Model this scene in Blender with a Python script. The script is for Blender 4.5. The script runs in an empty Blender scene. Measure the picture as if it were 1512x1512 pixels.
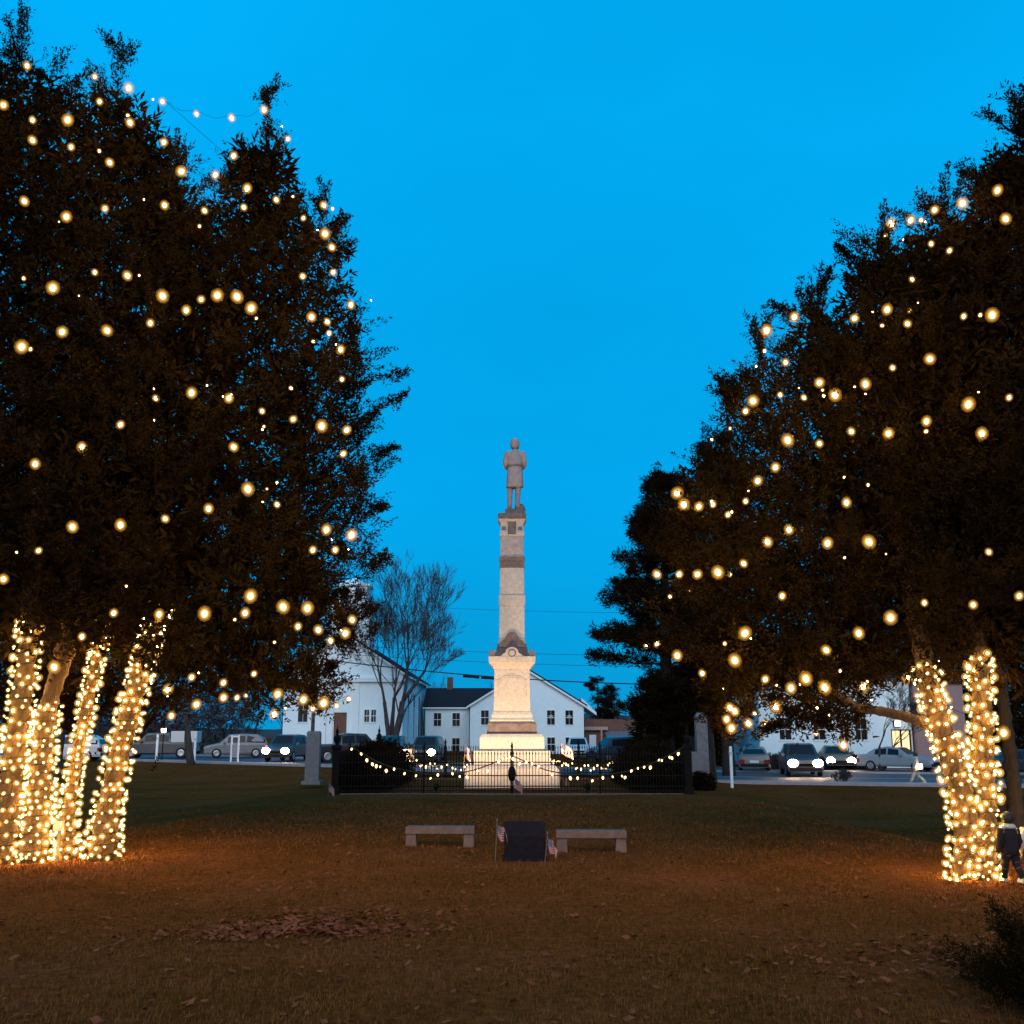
import bpy, bmesh, math, random
import numpy as np
from mathutils import Vector, Matrix
R = math.radians
random.seed(7); rng = np.random.default_rng(11)
sc = bpy.context.scene
COL = sc.collection

# ------------------------------------------------------------------ camera, sky, sun, exposure
F, CX, CY, HOR, CAMH = 1550.0, 756.0, 756.0, 1075.0, 2.2
PITCH = math.atan((HOR - CY) / F)
cam = bpy.data.cameras.new('camera'); camo = bpy.data.objects.new('camera', cam); COL.objects.link(camo)
cam.lens = 36 * F / 1512; cam.sensor_width = 36; cam.clip_start = .1; cam.clip_end = 3000
camo.location = (0, 0, CAMH); camo.rotation_euler = (R(90) + PITCH, 0, 0)
sc.camera = camo

SUN_EL, SUN_AZ = 24.0, 180.0          # afterglow low behind the camera
w = bpy.data.worlds.new('World'); sc.world = w; w.use_nodes = True
nt = w.node_tree; nt.nodes.clear()
sky = nt.nodes.new('ShaderNodeTexSky'); sky.sky_type = 'NISHITA'; sky.sun_disc = False
sky.sun_elevation = R(3.0); sky.sun_rotation = R(SUN_AZ); sky.air_density = 1.2; sky.dust_density = .3; sky.ozone_density = 4.0
hs = nt.nodes.new('ShaderNodeMix'); hs.data_type = 'RGBA'; hs.blend_type = 'MULTIPLY'; hs.inputs[0].default_value = 1
hs.inputs[7].default_value = (.12, 1.0, 1.5, 1)
mx = nt.nodes.new('ShaderNodeMix'); mx.data_type = 'RGBA'; mx.inputs[0].default_value = .82
mx.inputs[7].default_value = (0.0, 4.5, 9.8, 1)      # deep dusk blue, even over the whole dome
tcw = nt.nodes.new('ShaderNodeTexCoord'); cl = nt.nodes.new('ShaderNodeTexNoise'); cl.inputs['Scale'].default_value = 1.4; cl.inputs['Detail'].default_value = 5
mpw = nt.nodes.new('ShaderNodeMapping'); mpw.inputs['Scale'].default_value = (1, 1, 2.6); nt.links.new(tcw.outputs['Generated'], mpw.inputs[0]); nt.links.new(mpw.outputs[0], cl.inputs['Vector'])
rmp = nt.nodes.new('ShaderNodeMapRange'); rmp.inputs[1].default_value = .3; rmp.inputs[2].default_value = .7; rmp.inputs[3].default_value = .92; rmp.inputs[4].default_value = 1.14; nt.links.new(cl.outputs['Fac'], rmp.inputs[0])
cm = nt.nodes.new('ShaderNodeMix'); cm.data_type = 'RGBA'; cm.blend_type = 'MULTIPLY'; cm.inputs[0].default_value = 1
sxw = nt.nodes.new('ShaderNodeSeparateXYZ'); nt.links.new(tcw.outputs['Generated'], sxw.inputs[0])
hzr = nt.nodes.new('ShaderNodeMapRange'); hzr.inputs[1].default_value = 0; hzr.inputs[2].default_value = .5; hzr.inputs[3].default_value = .78; hzr.inputs[4].default_value = 1.02; nt.links.new(sxw.outputs[2], hzr.inputs[0])
hmul = nt.nodes.new('ShaderNodeMath'); hmul.operation = 'MULTIPLY'; nt.links.new(rmp.outputs[0], hmul.inputs[0]); nt.links.new(hzr.outputs[0], hmul.inputs[1])
nt.links.new(hmul.outputs[0], cm.inputs[7])
bg = nt.nodes.new('ShaderNodeBackground'); bg.inputs[1].default_value = .10
out = nt.nodes.new('ShaderNodeOutputWorld')
nt.links.new(sky.outputs[0], hs.inputs[6]); nt.links.new(hs.outputs[2], mx.inputs[6])
nt.links.new(mx.outputs[2], cm.inputs[6]); nt.links.new(cm.outputs[2], bg.inputs[0]); nt.links.new(bg.outputs[0], out.inputs[0])

sl = bpy.data.lights.new('sun', 'SUN'); so = bpy.data.objects.new('sun', sl); COL.objects.link(so)
sl.energy = 1.75; sl.angle = R(50); sl.color = (1.0, .88, .80)
so.rotation_euler = (R(90 - SUN_EL), 0, 0)          # shines towards +Y
sc.view_settings.view_transform = 'Standard'; sc.view_settings.look = 'None'
sc.view_settings.exposure = 0; sc.view_settings.gamma = 1; sc.view_settings.use_curve_mapping = False
sc.cycles.use_denoising = True
sc.cycles.max_bounces = 5; sc.cycles.diffuse_bounces = 2; sc.cycles.glossy_bounces = 2; sc.cycles.transmission_bounces = 3
sc.cycles.transparent_max_bounces = 10; sc.cycles.sample_clamp_indirect = 4
sc.cycles.use_light_tree = True

# ------------------------------------------------------------------ helpers
def ray(px, py):
    dx, dy = (px - CX) / F, -(py - CY) / F
    return np.array([dx, math.cos(PITCH) - math.sin(PITCH) * dy, math.sin(PITCH) + math.cos(PITCH) * dy])
def at(px, py, Y):
    r = ray(px, py); t = Y / r[1]
    return Vector((r[0] * t, Y, CAMH + r[2] * t))
def gnd(px, py, z=0.0):
    r = ray(px, py); t = (z - CAMH) / r[2]
    return Vector((r[0] * t, r[1] * t, z))
def sstep(a, b, x):
    t = min(1, max(0, (x - a) / (b - a))); return t * t * (3 - 2 * t)

def tag(o, label=None, cat=None, group=None, kind=None):
    if label: o['label'] = label
    if cat: o['category'] = cat
    if group: o['group'] = group
    if kind: o['kind'] = kind
    return o
def empty(name, loc=(0, 0, 0), rz=0, label=None, cat=None, group=None):
    o = bpy.data.objects.new(name, None); COL.objects.link(o)
    o.location = loc; o.rotation_euler = (0, 0, rz); o.empty_display_size = .2
    return tag(o, label, cat, group)
def link(name, me, mat=None, parent=None, loc=(0, 0, 0), rot=(0, 0, 0)):
    o = bpy.data.objects.new(name, me); COL.objects.link(o); o.location = loc; o.rotation_euler = rot
    if mat and not me.materials: me.materials.append(mat)
    if parent: o.parent = parent
    return o

class MB:
    """collects shapes into one mesh"""
    def __init__(s): s.v = []; s.f = []
    def add(s, vs, fs):
        n = len(s.v); s.v += [tuple(p) for p in vs]; s.f += [tuple(n + i for i in f) for f in fs]; return s
    def box(s, x0, x1, y0, y1, z0, z1):
        return s.add([(x0, y0, z0), (x1, y0, z0), (x1, y1, z0), (x0, y1, z0), (x0, y0, z1), (x1, y0, z1), (x1, y1, z1), (x0, y1, z1)],
                     [(0, 3, 2, 1), (4, 5, 6, 7), (0, 1, 5, 4), (1, 2, 6, 5), (2, 3, 7, 6), (3, 0, 4, 7)])
    def loft(s, rings, closed=True, caps=True):
        n = len(rings[0]); b = len(s.v)
        for r in rings: s.v += [tuple(p) for p in r]
        for k in range(len(rings) - 1):
            for i in range(n if closed else n - 1):
                j = (i + 1) % n
                s.f.append((b + k * n + i, b + k * n + j, b + (k + 1) * n + j, b + (k + 1) * n + i))
        if caps:
            s.f.append(tuple(b + i for i in range(n - 1, -1, -1)))
            s.f.append(tuple(b + (len(rings) - 1) * n + i for i in range(n)))
        return s
    def sq(s, prof, cx=0, cy=0):
        """stack of square sections: (z, half width)"""
        return s.loft([[(cx - h, cy - h, z), (cx + h, cy - h, z), (cx + h, cy + h, z), (cx - h, cy + h, z)] for z, h in prof])
    def tube(s, pts, rad, n=8, caps=True, jit=0):
        pts = [Vector(p) for p in pts]
        if not hasattr(rad, '__len__'): rad = [rad] * len(pts)
        rings = []; up = None
        for i, p in enumerate(pts):
            t = (pts[min(i + 1, len(pts) - 1)] - pts[max(i - 1, 0)])
            t = t.normalized() if t.length > 1e-9 else Vector((0, 0, 1))
            if up is None: up = Vector((1, 0, 0)) if abs(t.x) < .8 else Vector((0, 1, 0))
            a = t.cross(up).normalized(); b = t.cross(a).normalized(); up = b.cross(t) if b.cross(t).length > .1 else up
            up = a.cross(t).normalized() if False else up
            rings.append([p + (a * math.cos(q) + b * math.sin(q)) * rad[i] * (1 + (random.uniform(-jit, jit) if jit else 0))
                          for q in (2 * math.pi * k / n for k in range(n))])
        return s.loft(rings, True, caps)
    def lathe(s, prof, cx=0, cy=0, n=16):
        return s.loft([[(cx + r * math.cos(2 * math.pi * k / n), cy + r * math.sin(2 * math.pi * k / n), z) for k in range(n)] for z, r in prof])
    def prism_y(s, poly, y0, y1):
        n = len(poly)
        return s.add([(x, y0, z) for x, z in poly] + [(x, y1, z) for x, z in poly],
                     [tuple(range(n)), tuple(range(2 * n - 1, n - 1, -1))] + [(i, n + i, n + (i + 1) % n, (i + 1) % n) for i in range(n)])
    def prism_x(s, poly, x0, x1):
        n = len(poly)
        return s.add([(x0, y, z) for y, z in poly] + [(x1, y, z) for y, z in poly],
                     [tuple(range(n)), tuple(range(2 * n - 1, n - 1, -1))] + [(i, n + i, n + (i + 1) % n, (i + 1) % n) for i in range(n)])
    def mesh(s, name, smooth=False, bevel=0, seg=2):
        me = bpy.data.meshes.new(name); me.from_pydata(s.v, [], s.f)
        bm = bmesh.new(); bm.from_mesh(me); bmesh.ops.recalc_face_normals(bm, faces=bm.faces)
        if bevel: bmesh.ops.bevel(bm, geom=[e for e in bm.edges if e.calc_face_angle(0) > .5], offset=bevel, segments=seg, affect='EDGES', profile=.6)
        bm.to_mesh(me); bm.free()
        if smooth: me.polygons.foreach_set('use_smooth', [True] * len(me.polygons))
        me.update(); return me
    def build(s, name, mat, parent=None, loc=(0, 0, 0), rot=(0, 0, 0), smooth=False, bevel=0):
        return link(name, s.mesh(name, smooth, bevel), mat, parent, loc, rot)

def quads_mesh(name, V, smooth=False):
    """V: (n,4,3) quads as one mesh, fast"""
    n = len(V); me = bpy.data.meshes.new(name)
    me.vertices.add(n * 4); me.vertices.foreach_set('co', V.reshape(-1).astype(np.float32))
    me.loops.add(n * 4); me.loops.foreach_set('vertex_index', np.arange(n * 4, dtype=np.int32))
    me.polygons.add(n); me.polygons.foreach_set('loop_start', np.arange(0, n * 4, 4, dtype=np.int32))
    me.update(calc_edges=True); return me

# ------------------------------------------------------------------ materials
MATS = {}
def mat(name, col, rough=.8, var=.25, scale=6.0, bump=0.0, bscale=None, metal=0, emis=None, estr=0, spec=.3, stretch=(1, 1, 1), col2=None, coord='Object', detail=6):
    m = bpy.data.materials.new(name); m.use_nodes = True; t = m.node_tree; b = t.nodes['Principled BSDF']
    b.inputs['Roughness'].default_value = rough; b.inputs['Metallic'].default_value = metal
    b.inputs['Specular IOR Level'].default_value = spec
    b.inputs['Base Color'].default_value = (*col, 1)
    if emis:
        b.inputs['Emission Color'].default_value = (*emis, 1); b.inputs['Emission Strength'].default_value = estr
    if var or bump or col2:
        tc = t.nodes.new('ShaderNodeTexCoord'); mp = t.nodes.new('ShaderNodeMapping'); mp.inputs['Scale'].default_value = stretch
        t.links.new(tc.outputs[coord], mp.inputs[0])
        nz = t.nodes.new('ShaderNodeTexNoise'); nz.inputs['Scale'].default_value = scale; nz.inputs['Detail'].default_value = detail
        nz.inputs['Roughness'].default_value = .65
        t.links.new(mp.outputs[0], nz.inputs['Vector'])
        if var or col2:
            cr = t.nodes.new('ShaderNodeValToRGB'); cr.color_ramp.elements[0].position = .32; cr.color_ramp.elements[1].position = .68
            c2 = col2 or tuple(c * (1 + var) for c in col); c1 = col if col2 else tuple(c * (1 - var) for c in col)
            cr.color_ramp.elements[0].color = (*c1, 1); cr.color_ramp.elements[1].color = (*c2, 1)
            t.links.new(nz.outputs['Fac'], cr.inputs[0]); t.links.new(cr.outputs[0], b.inputs['Base Color'])
        if bump:
            n2 = nz
            if bscale:
                n2 = t.nodes.new('ShaderNodeTexNoise'); n2.inputs['Scale'].default_value = bscale; n2.inputs['Detail'].default_value = 8
                t.links.new(mp.outputs[0], n2.inputs['Vector'])
            bp = t.nodes.new('ShaderNodeBump'); bp.inputs['Strength'].default_value = bump; bp.inputs['Distance'].default_value = .05
            t.links.new(n2.outputs['Fac'], bp.inputs['Height']); t.links.new(bp.outputs[0], b.inputs['Normal'])
    MATS[name] = m; return m

WARM = (1.0, .68, .21)
granite_m = mat('granite_mid', (.40, .30, .25), .85, .25, 6, .3, 60)  # mid-tone granite, darker than the main stone, for the top shaft length
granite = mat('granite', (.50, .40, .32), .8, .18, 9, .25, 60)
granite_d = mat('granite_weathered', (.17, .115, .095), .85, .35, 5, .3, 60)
granite_g = mat('granite_grey', (.18, .165, .165), .85, .2, 6, .25, 60)
bench_st = mat('bench_stone', (.15, .088, .072), .9, .25, 5, .3, 40)
slate = mat('black_granite', (.014, .010, .012), .9, .3, 20, .05, spec=.05)
iron = mat('black_iron', (.009, .006, .005), .7, .3, 30, spec=.08)
bark = mat('cedar_bark', (.085, .040, .016), .95, .4, 7, .9, 18, stretch=(1, 1, .12))
bark_d = mat('grey_bark', (.055, .042, .036), .95, .4, 7, .8, 14, stretch=(1, 1, .2))
twig_d = mat('dark_twig', (.016, .009, .005), .95, 0, spec=0)
leafm = mat('cedar_foliage', (.010, .0052, .0018), .9, 0, 1.2, col2=(.026, .014, .0045), spec=.0)
pinem = mat('pine_needles', (.010, .0065, .003), .9, 0, 1.0, col2=(.022, .013, .006), spec=.0)
twigm = mat('bare_twigs', (.05, .042, .042), .95, .3, 3)
farwood = mat('far_wood', (.05, .042, .045), .95, .3, .3)
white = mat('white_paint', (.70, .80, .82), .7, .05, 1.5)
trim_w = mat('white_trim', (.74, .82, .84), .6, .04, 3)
clapc = None
roofm = mat('dark_shingle', (.022, .020, .024), .95, .35, 14, .4, 30, stretch=(1, 1, 1), spec=.1)
brickm = mat('red_brick', (.16, .06, .045), .9, .25, 10, .2)
brownwall = mat('brown_siding', (.16, .075, .055), .9, .2, 4)
paleboard = mat('tan_board', (.45, .28, .22), .8, .15, 4)
greyroof = mat('grey_roof', (.16, .15, .17), .8, .15, 4, spec=.1)
pane = mat('window_glass', (.012, .012, .016), .15, 0, spec=.2)
curtain = mat('white_curtain', (.5, .5, .5), .9, .1, 8)
asphalt = mat('asphalt', (.075, .07, .08), .75, .25, 2, .2, 90, spec=.25)
concrete = mat('concrete', (.30, .25, .25), .85, .15, 3, .2, 50)
paintw = mat('road_paint', (.5, .47, .42), .8, .25, 20)
whitepost = mat('post_paint', (.72, .72, .72), .6, .08, 5)
wood_pole = mat('weathered_pole', (.16, .105, .08), .9, .3, 5, .4, stretch=(1, 1, .1))
rubber = mat('rubber', (.012, .012, .012), .85, 0)
rim = mat('wheel_rim', (.35, .35, .37), .35, 0, metal=.8)
redlamp = mat('tail_lamp', (.3, .01, .01), .4, 0, emis=(1, .03, .03), estr=22)
redlens = mat('tail_lens', (.20, .01, .01), .3, 0)
headlamp = mat('head_lamp', (.9, .9, .8), .3, 0, emis=(1, .66, .36), estr=130)
lens_off = mat('lamp_lens', (.45, .45, .45), .2, 0)
bulbm = mat('warm_bulb', (.9, .7, .4), .4, 0, emis=WARM, estr=700)
minim = mat('warm_mini_bulb', (.9, .7, .4), .4, 0, emis=(1, .68, .19), estr=400)
swagm = mat('warm_white_bulb', (.9, .75, .5), .4, 0, emis=(1, .62, .28), estr=13)
cordm = mat('green_cord', (.003, .004, .003), .9, 0, spec=0)
hosem = mat('garland_green', (.02, .03, .015), .9, .3, 20)
skin = mat('skin', (.35, .2, .14), .7, .05, 5)
jacket = mat('dark_jacket', (.016, .008, .007), .9, .3, 14, .2)
trous = mat('dark_trousers', (.014, .008, .007), .9, .3, 14)
hairm = mat('dark_hair', (.025, .015, .01), .6, .3, 30, stretch=(1, 1, .2))
fleece = mat('pale_fleece', (.55, .45, .36), .95, .2, 30, .4)
shoem = mat('pale_shoe', (.5, .45, .4), .7, .1, 10)
palecloth = mat('pale_cloth', (.6, .5, .42), .9, .1, 10)
leaf_l = mat('dead_leaf', (.11, .026, .010), .9, 0, 3, col2=(.25, .075, .036), coord='Object', detail=2, spec=0)
grassm = mat('grass_blade', (.095, .036, .006), .95, 0, .9, col2=(.18, .066, .019), spec=.0)
yellow_lit = mat('lit_window', (.8, .6, .35), .6, 0, emis=(1, .66, .30), estr=1.1)
lampglass = mat('wall_lamp_glass', (.9, .8, .6), .4, 0, emis=(1, .7, .35), estr=25)
flag_cloth = None

def wall_mat():
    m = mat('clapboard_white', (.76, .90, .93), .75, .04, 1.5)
    t = m.node_tree; b = t.nodes['Principled BSDF']
    tc = t.nodes.new('ShaderNodeTexCoord'); wv = t.nodes.new('ShaderNodeTexWave'); wv.bands_direction = 'Z'; wv.wave_profile = 'SAW'
    wv.inputs['Scale'].default_value = 2.4; wv.inputs['Distortion'].default_value = 0
    bp = t.nodes.new('ShaderNodeBump'); bp.inputs['Strength'].default_value = .5; bp.inputs['Distance'].default_value = .03
    t.links.new(tc.outputs['Object'], wv.inputs[0]); t.links.new(wv.outputs['Fac'], bp.inputs['Height']); t.links.new(bp.outputs[0], b.inputs['Normal'])
    return m
clap = wall_mat()

def flag_mat():
    m = bpy.data.materials.new('flag_print'); m.use_nodes = True; t = m.node_tree; b = t.nodes['Principled BSDF']; b.inputs['Roughness'].default_value = .85
    uv = t.nodes.new('ShaderNodeUVMap'); sp = t.nodes.new('ShaderNodeSeparateXYZ'); t.links.new(uv.outputs[0], sp.inputs[0])
    def mth(op, a, bb):
        n = t.nodes.new('ShaderNodeMath'); n.operation = op
        for i, q in enumerate((a, bb)):
            if isinstance(q, (int, float)): n.inputs[i].default_value = q
            else: t.links.new(q, n.inputs[i])
        return n.outputs[0]
    st = mth('GREATER_THAN', mth('FRACT', mth('MULTIPLY', sp.outputs[1], 6.5), 0), .5)
    mixr = t.nodes.new('ShaderNodeMix'); mixr.data_type = 'RGBA'; t.links.new(st, mixr.inputs[0])
    mixr.inputs[6].default_value = (.34, .05, .04, 1); mixr.inputs[7].default_value = (.42, .31, .27, 1)
    can = mth('MULTIPLY', mth('LESS_THAN', sp.outputs[0], .4), mth('GREATER_THAN', sp.outputs[1], .46))
    # rows of small stars
    fx = mth('SUBTRACT', mth('FRACT', mth('MULTIPLY', sp.outputs[0], 15), 0), .5); fy = mth('SUBTRACT', mth('FRACT', mth('MULTIPLY', sp.outputs[1], 11), 0), .5)
    dd = mth('LESS_THAN', mth('ADD', mth('MULTIPLY', fx, fx), mth('MULTIPLY', fy, fy)), .07)
    mc = t.nodes.new('ShaderNodeMix'); mc.data_type = 'RGBA'; t.links.new(dd, mc.inputs[0])
    mc.inputs[6].default_value = (.02, .03, .10, 1); mc.inputs[7].default_value = (.4, .33, .3, 1)
    mf = t.nodes.new('ShaderNodeMix'); mf.data_type = 'RGBA'; t.links.new(can, mf.inputs[0])
    t.links.new(mixr.outputs[2], mf.inputs[6]); t.links.new(mc.outputs[2], mf.inputs[7]); t.links.new(mf.outputs[2], b.inputs['Base Color'])
    return m
flag_cloth = flag_mat()

def ground_mat():
    m = bpy.data.materials.new('autumn_lawn'); m.use_nodes = True; t = m.node_tree; b = t.nodes['Principled BSDF']
    b.inputs['Roughness'].default_value = 1; b.inputs['Specular IOR Level'].default_value = 0
    tc = t.nodes.new('ShaderNodeTexCoord')
    def noise(s, d=6):
        n = t.nodes.new('ShaderNodeTexNoise'); n.inputs['Scale'].default_value = s; n.inputs['Detail'].default_value = d; n.inputs['Roughness'].default_value = .7
        t.links.new(tc.outputs['Object'], n.inputs['Vector']); return n.outputs['Fac']
    def ramp(fac, stops):
        r = t.nodes.new('ShaderNodeValToRGB'); e = r.color_ramp.elements
        while len(e) < len(stops): e.new(.5)
        for i, (p, c) in enumerate(stops): e[i].position = p; e[i].color = (*c, 1)
        t.links.new(fac, r.inputs[0]); return r.outputs[0]
    big = ramp(noise(.35), [(.3, (.098, .034, .008)), (.5, (.150, .047, .013)), (.7, (.182, .056, .023))])
    fine = ramp(noise(9, 10), [(.3, (.35, .35, .35)), (.55, (1, 1, 1)), (.75, (1.7, 1.5, 1.4))])
    mm = t.nodes.new('ShaderNodeMix'); mm.data_type = 'RGBA'; mm.blend_type = 'MULTIPLY'; mm.inputs[0].default_value = 1
    t.links.new(big, mm.inputs[6]); t.links.new(fine, mm.inputs[7]); t.links.new(mm.outputs[2], b.inputs['Base Color'])
    bp = t.nodes.new('ShaderNodeBump'); bp.inputs['Strength'].default_value = .8; bp.inputs['Distance'].default_value = .06
    t.links.new(noise(14, 8), bp.inputs['Height']); t.links.new(bp.outputs[0], b.inputs['Normal'])
    return m
lawnm = ground_mat()

# ------------------------------------------------------------------ terrain
NEAR = [(-90, 122), (-60, 99), (-27, 75.5), (-12.5, 64.5), (0, 57.5), (9.5, 53.2), (20, 50), (38, 46.5), (80, 41)]
def near_edge(x):
    xs = [p[0] for p in NEAR]; ys = [p[1] for p in NEAR]
    return float(np.interp(x, xs, ys))
def zroad(x): return -.4 * sstep(-12, 9, x)
def height(x, y):
    base = zroad(x)
    # the raised lawn in front of and around the monument
    if y < 30: hw = 8.6 - (y - 18) * .22 if y > 18 else 8.6 + (18 - y) * 1.6
    else: hw = 6.9
    d = max(abs(x) - hw, y - 50.5 if y > 50.5 else -9)
    m = 1 - sstep(0, 4.0, d)
    ne = near_edge(x)
    sw = -.42 * sstep(0, 5, d) * (1 - sstep(ne - 14, ne - 3, y)) * sstep(17, 24, y)
    roll = .035 * math.sin(x * .7 + 1) * math.sin(y * .5) * (1 - sstep(34, 48, y))
    return base * (1 - m) + sw + roll

def grid_mesh(name, xs, ys, zf):
    nx, ny = len(xs), len(ys)
    me = bpy.data.meshes.new(name)
    vs = [(x, y, zf(x, y)) for y in ys for x in xs]
    fs = [(j * nx + i, j * nx + i + 1, (j + 1) * nx + i + 1, (j + 1) * nx + i) for j in range(ny - 1) for i in range(nx - 1)]
    me.from_pydata(vs, [], fs); me.polygons.foreach_set('use_smooth', [True] * len(fs)); me.update(); return me
xs = [-1500, -700, -350, -200, -130, -90, -70] + list(np.arange(-55, 55.1, .8)) + [70, 90, 130, 200, 350, 700, 1500]
ys = [-300, -80, -20, -5] + list(np.arange(2, 84, .7)) + [90, 100, 120, 150, 200, 300, 500, 900, 1800]
tag(link('lawn', grid_mesh('lawn', xs, ys, height), lawnm), 'brown autumn lawn around the monument', 'lawn', kind='structure')

# road strip, kerb / footway, markings
def strip(name, o0, o1, dz, m, x0=-85, x1=78, step=1.0, label=None):
    rows = []
    for x in np.arange(x0, x1, step):
        ne = near_edge(x)
        rows.append([(x, ne + o, zroad(x) + dz) for o in np.linspace(o0, o1, 4)])
    vs = [p for r in rows for p in r]; fs = [(4 * i + k, 4 * i + k + 1, 4 * i + k + 5, 4 * i + k + 4) for i in range(len(rows) - 1) for k in range(3)]
    me = bpy.data.meshes.new(name); me.from_pydata(vs, [], [f[::-1] for f in fs]); me.update()
    return tag(link(name, me, m), label, None, kind='structure')
strip('road', .0, 12.5, .02, asphalt)
def kerb(name, o0, o1, h):
    mb = MB(); rings = []
    for x in np.arange(-85, 78, 1.0):
        ne = near_edge(x); z = zroad(x)
        rings.append([(x, ne + o0, z - .1), (x, ne + o0, z + h), (x, ne + o1 - .02, z + h), (x, ne + o1, z + h - .02), (x, ne + o1, z - .1)])
    mb.loft(rings); return tag(mb.build(name, concrete), kind='structure')
kerb('pavement', -1.5, 0.0, .12)
kerb('kerb', 12.5, 12.75, .13)
strip('road_edge_line', .45, .57, .026, paintw)
strip('road_centre_line', 6.0, 6.12, .026, paintw)
strip('road_centre_line', 6.3, 6.42, .026, paintw)
# car park beyond the road on the right
def lot():
    rows = []
    for x in np.arange(9, 52, 1.0):
        ne = near_edge(x); rows.append([(x, ne + o, zroad(x) + .03) for o in (12.75, 17, 21)])
    vs = [p for r in rows for p in r]; fs = [(3 * i + k, 3 * i + 3 + k, 3 * i + k + 4, 3 * i + k + 1) for i in range(len(rows) - 1) for k in range(2)]
    me = bpy.data.meshes.new('parking_lot'); me.from_pydata(vs, [], fs); me.update()
    tag(link('parking_lot', me, asphalt), kind='structure')
lot()

# ------------------------------------------------------------------ foliage
def unit(a): return a / np.maximum(np.linalg.norm(a, axis=-1, keepdims=True), 1e-9)
def plume_quads(P, D, L, k, wid, ll, lw, g):
    n = len(P)
    s = g.random((n, k)) ** .85
    perp = unit(np.cross(np.repeat(D[:, None], k, 1), g.normal(size=(n, k, 3))))
    rad = (wid * L[:, None] * (1 - s) ** .7 * (.25 + .75 * g.random((n, k))))[..., None]
    st = P[:, None] + D[:, None] * (L[:, None] * s)[..., None] + perp * rad * .6
    ld = unit(D[:, None] * .8 + perp * .75 + g.normal(size=(n, k, 3)) * .35)
    le = (ll * (.6 + .8 * g.random((n, k))))[..., None]
    sd = unit(np.cross(ld, g.normal(size=(n, k, 3)))) * lw * (.6 + .7 * g.random((n, k, 1)))
    q = np.stack([st, st + ld * le * .45 + sd, st + ld * le, st + ld * le * .45 - sd], 2)
    return q.reshape(-1, 4, 3)

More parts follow.
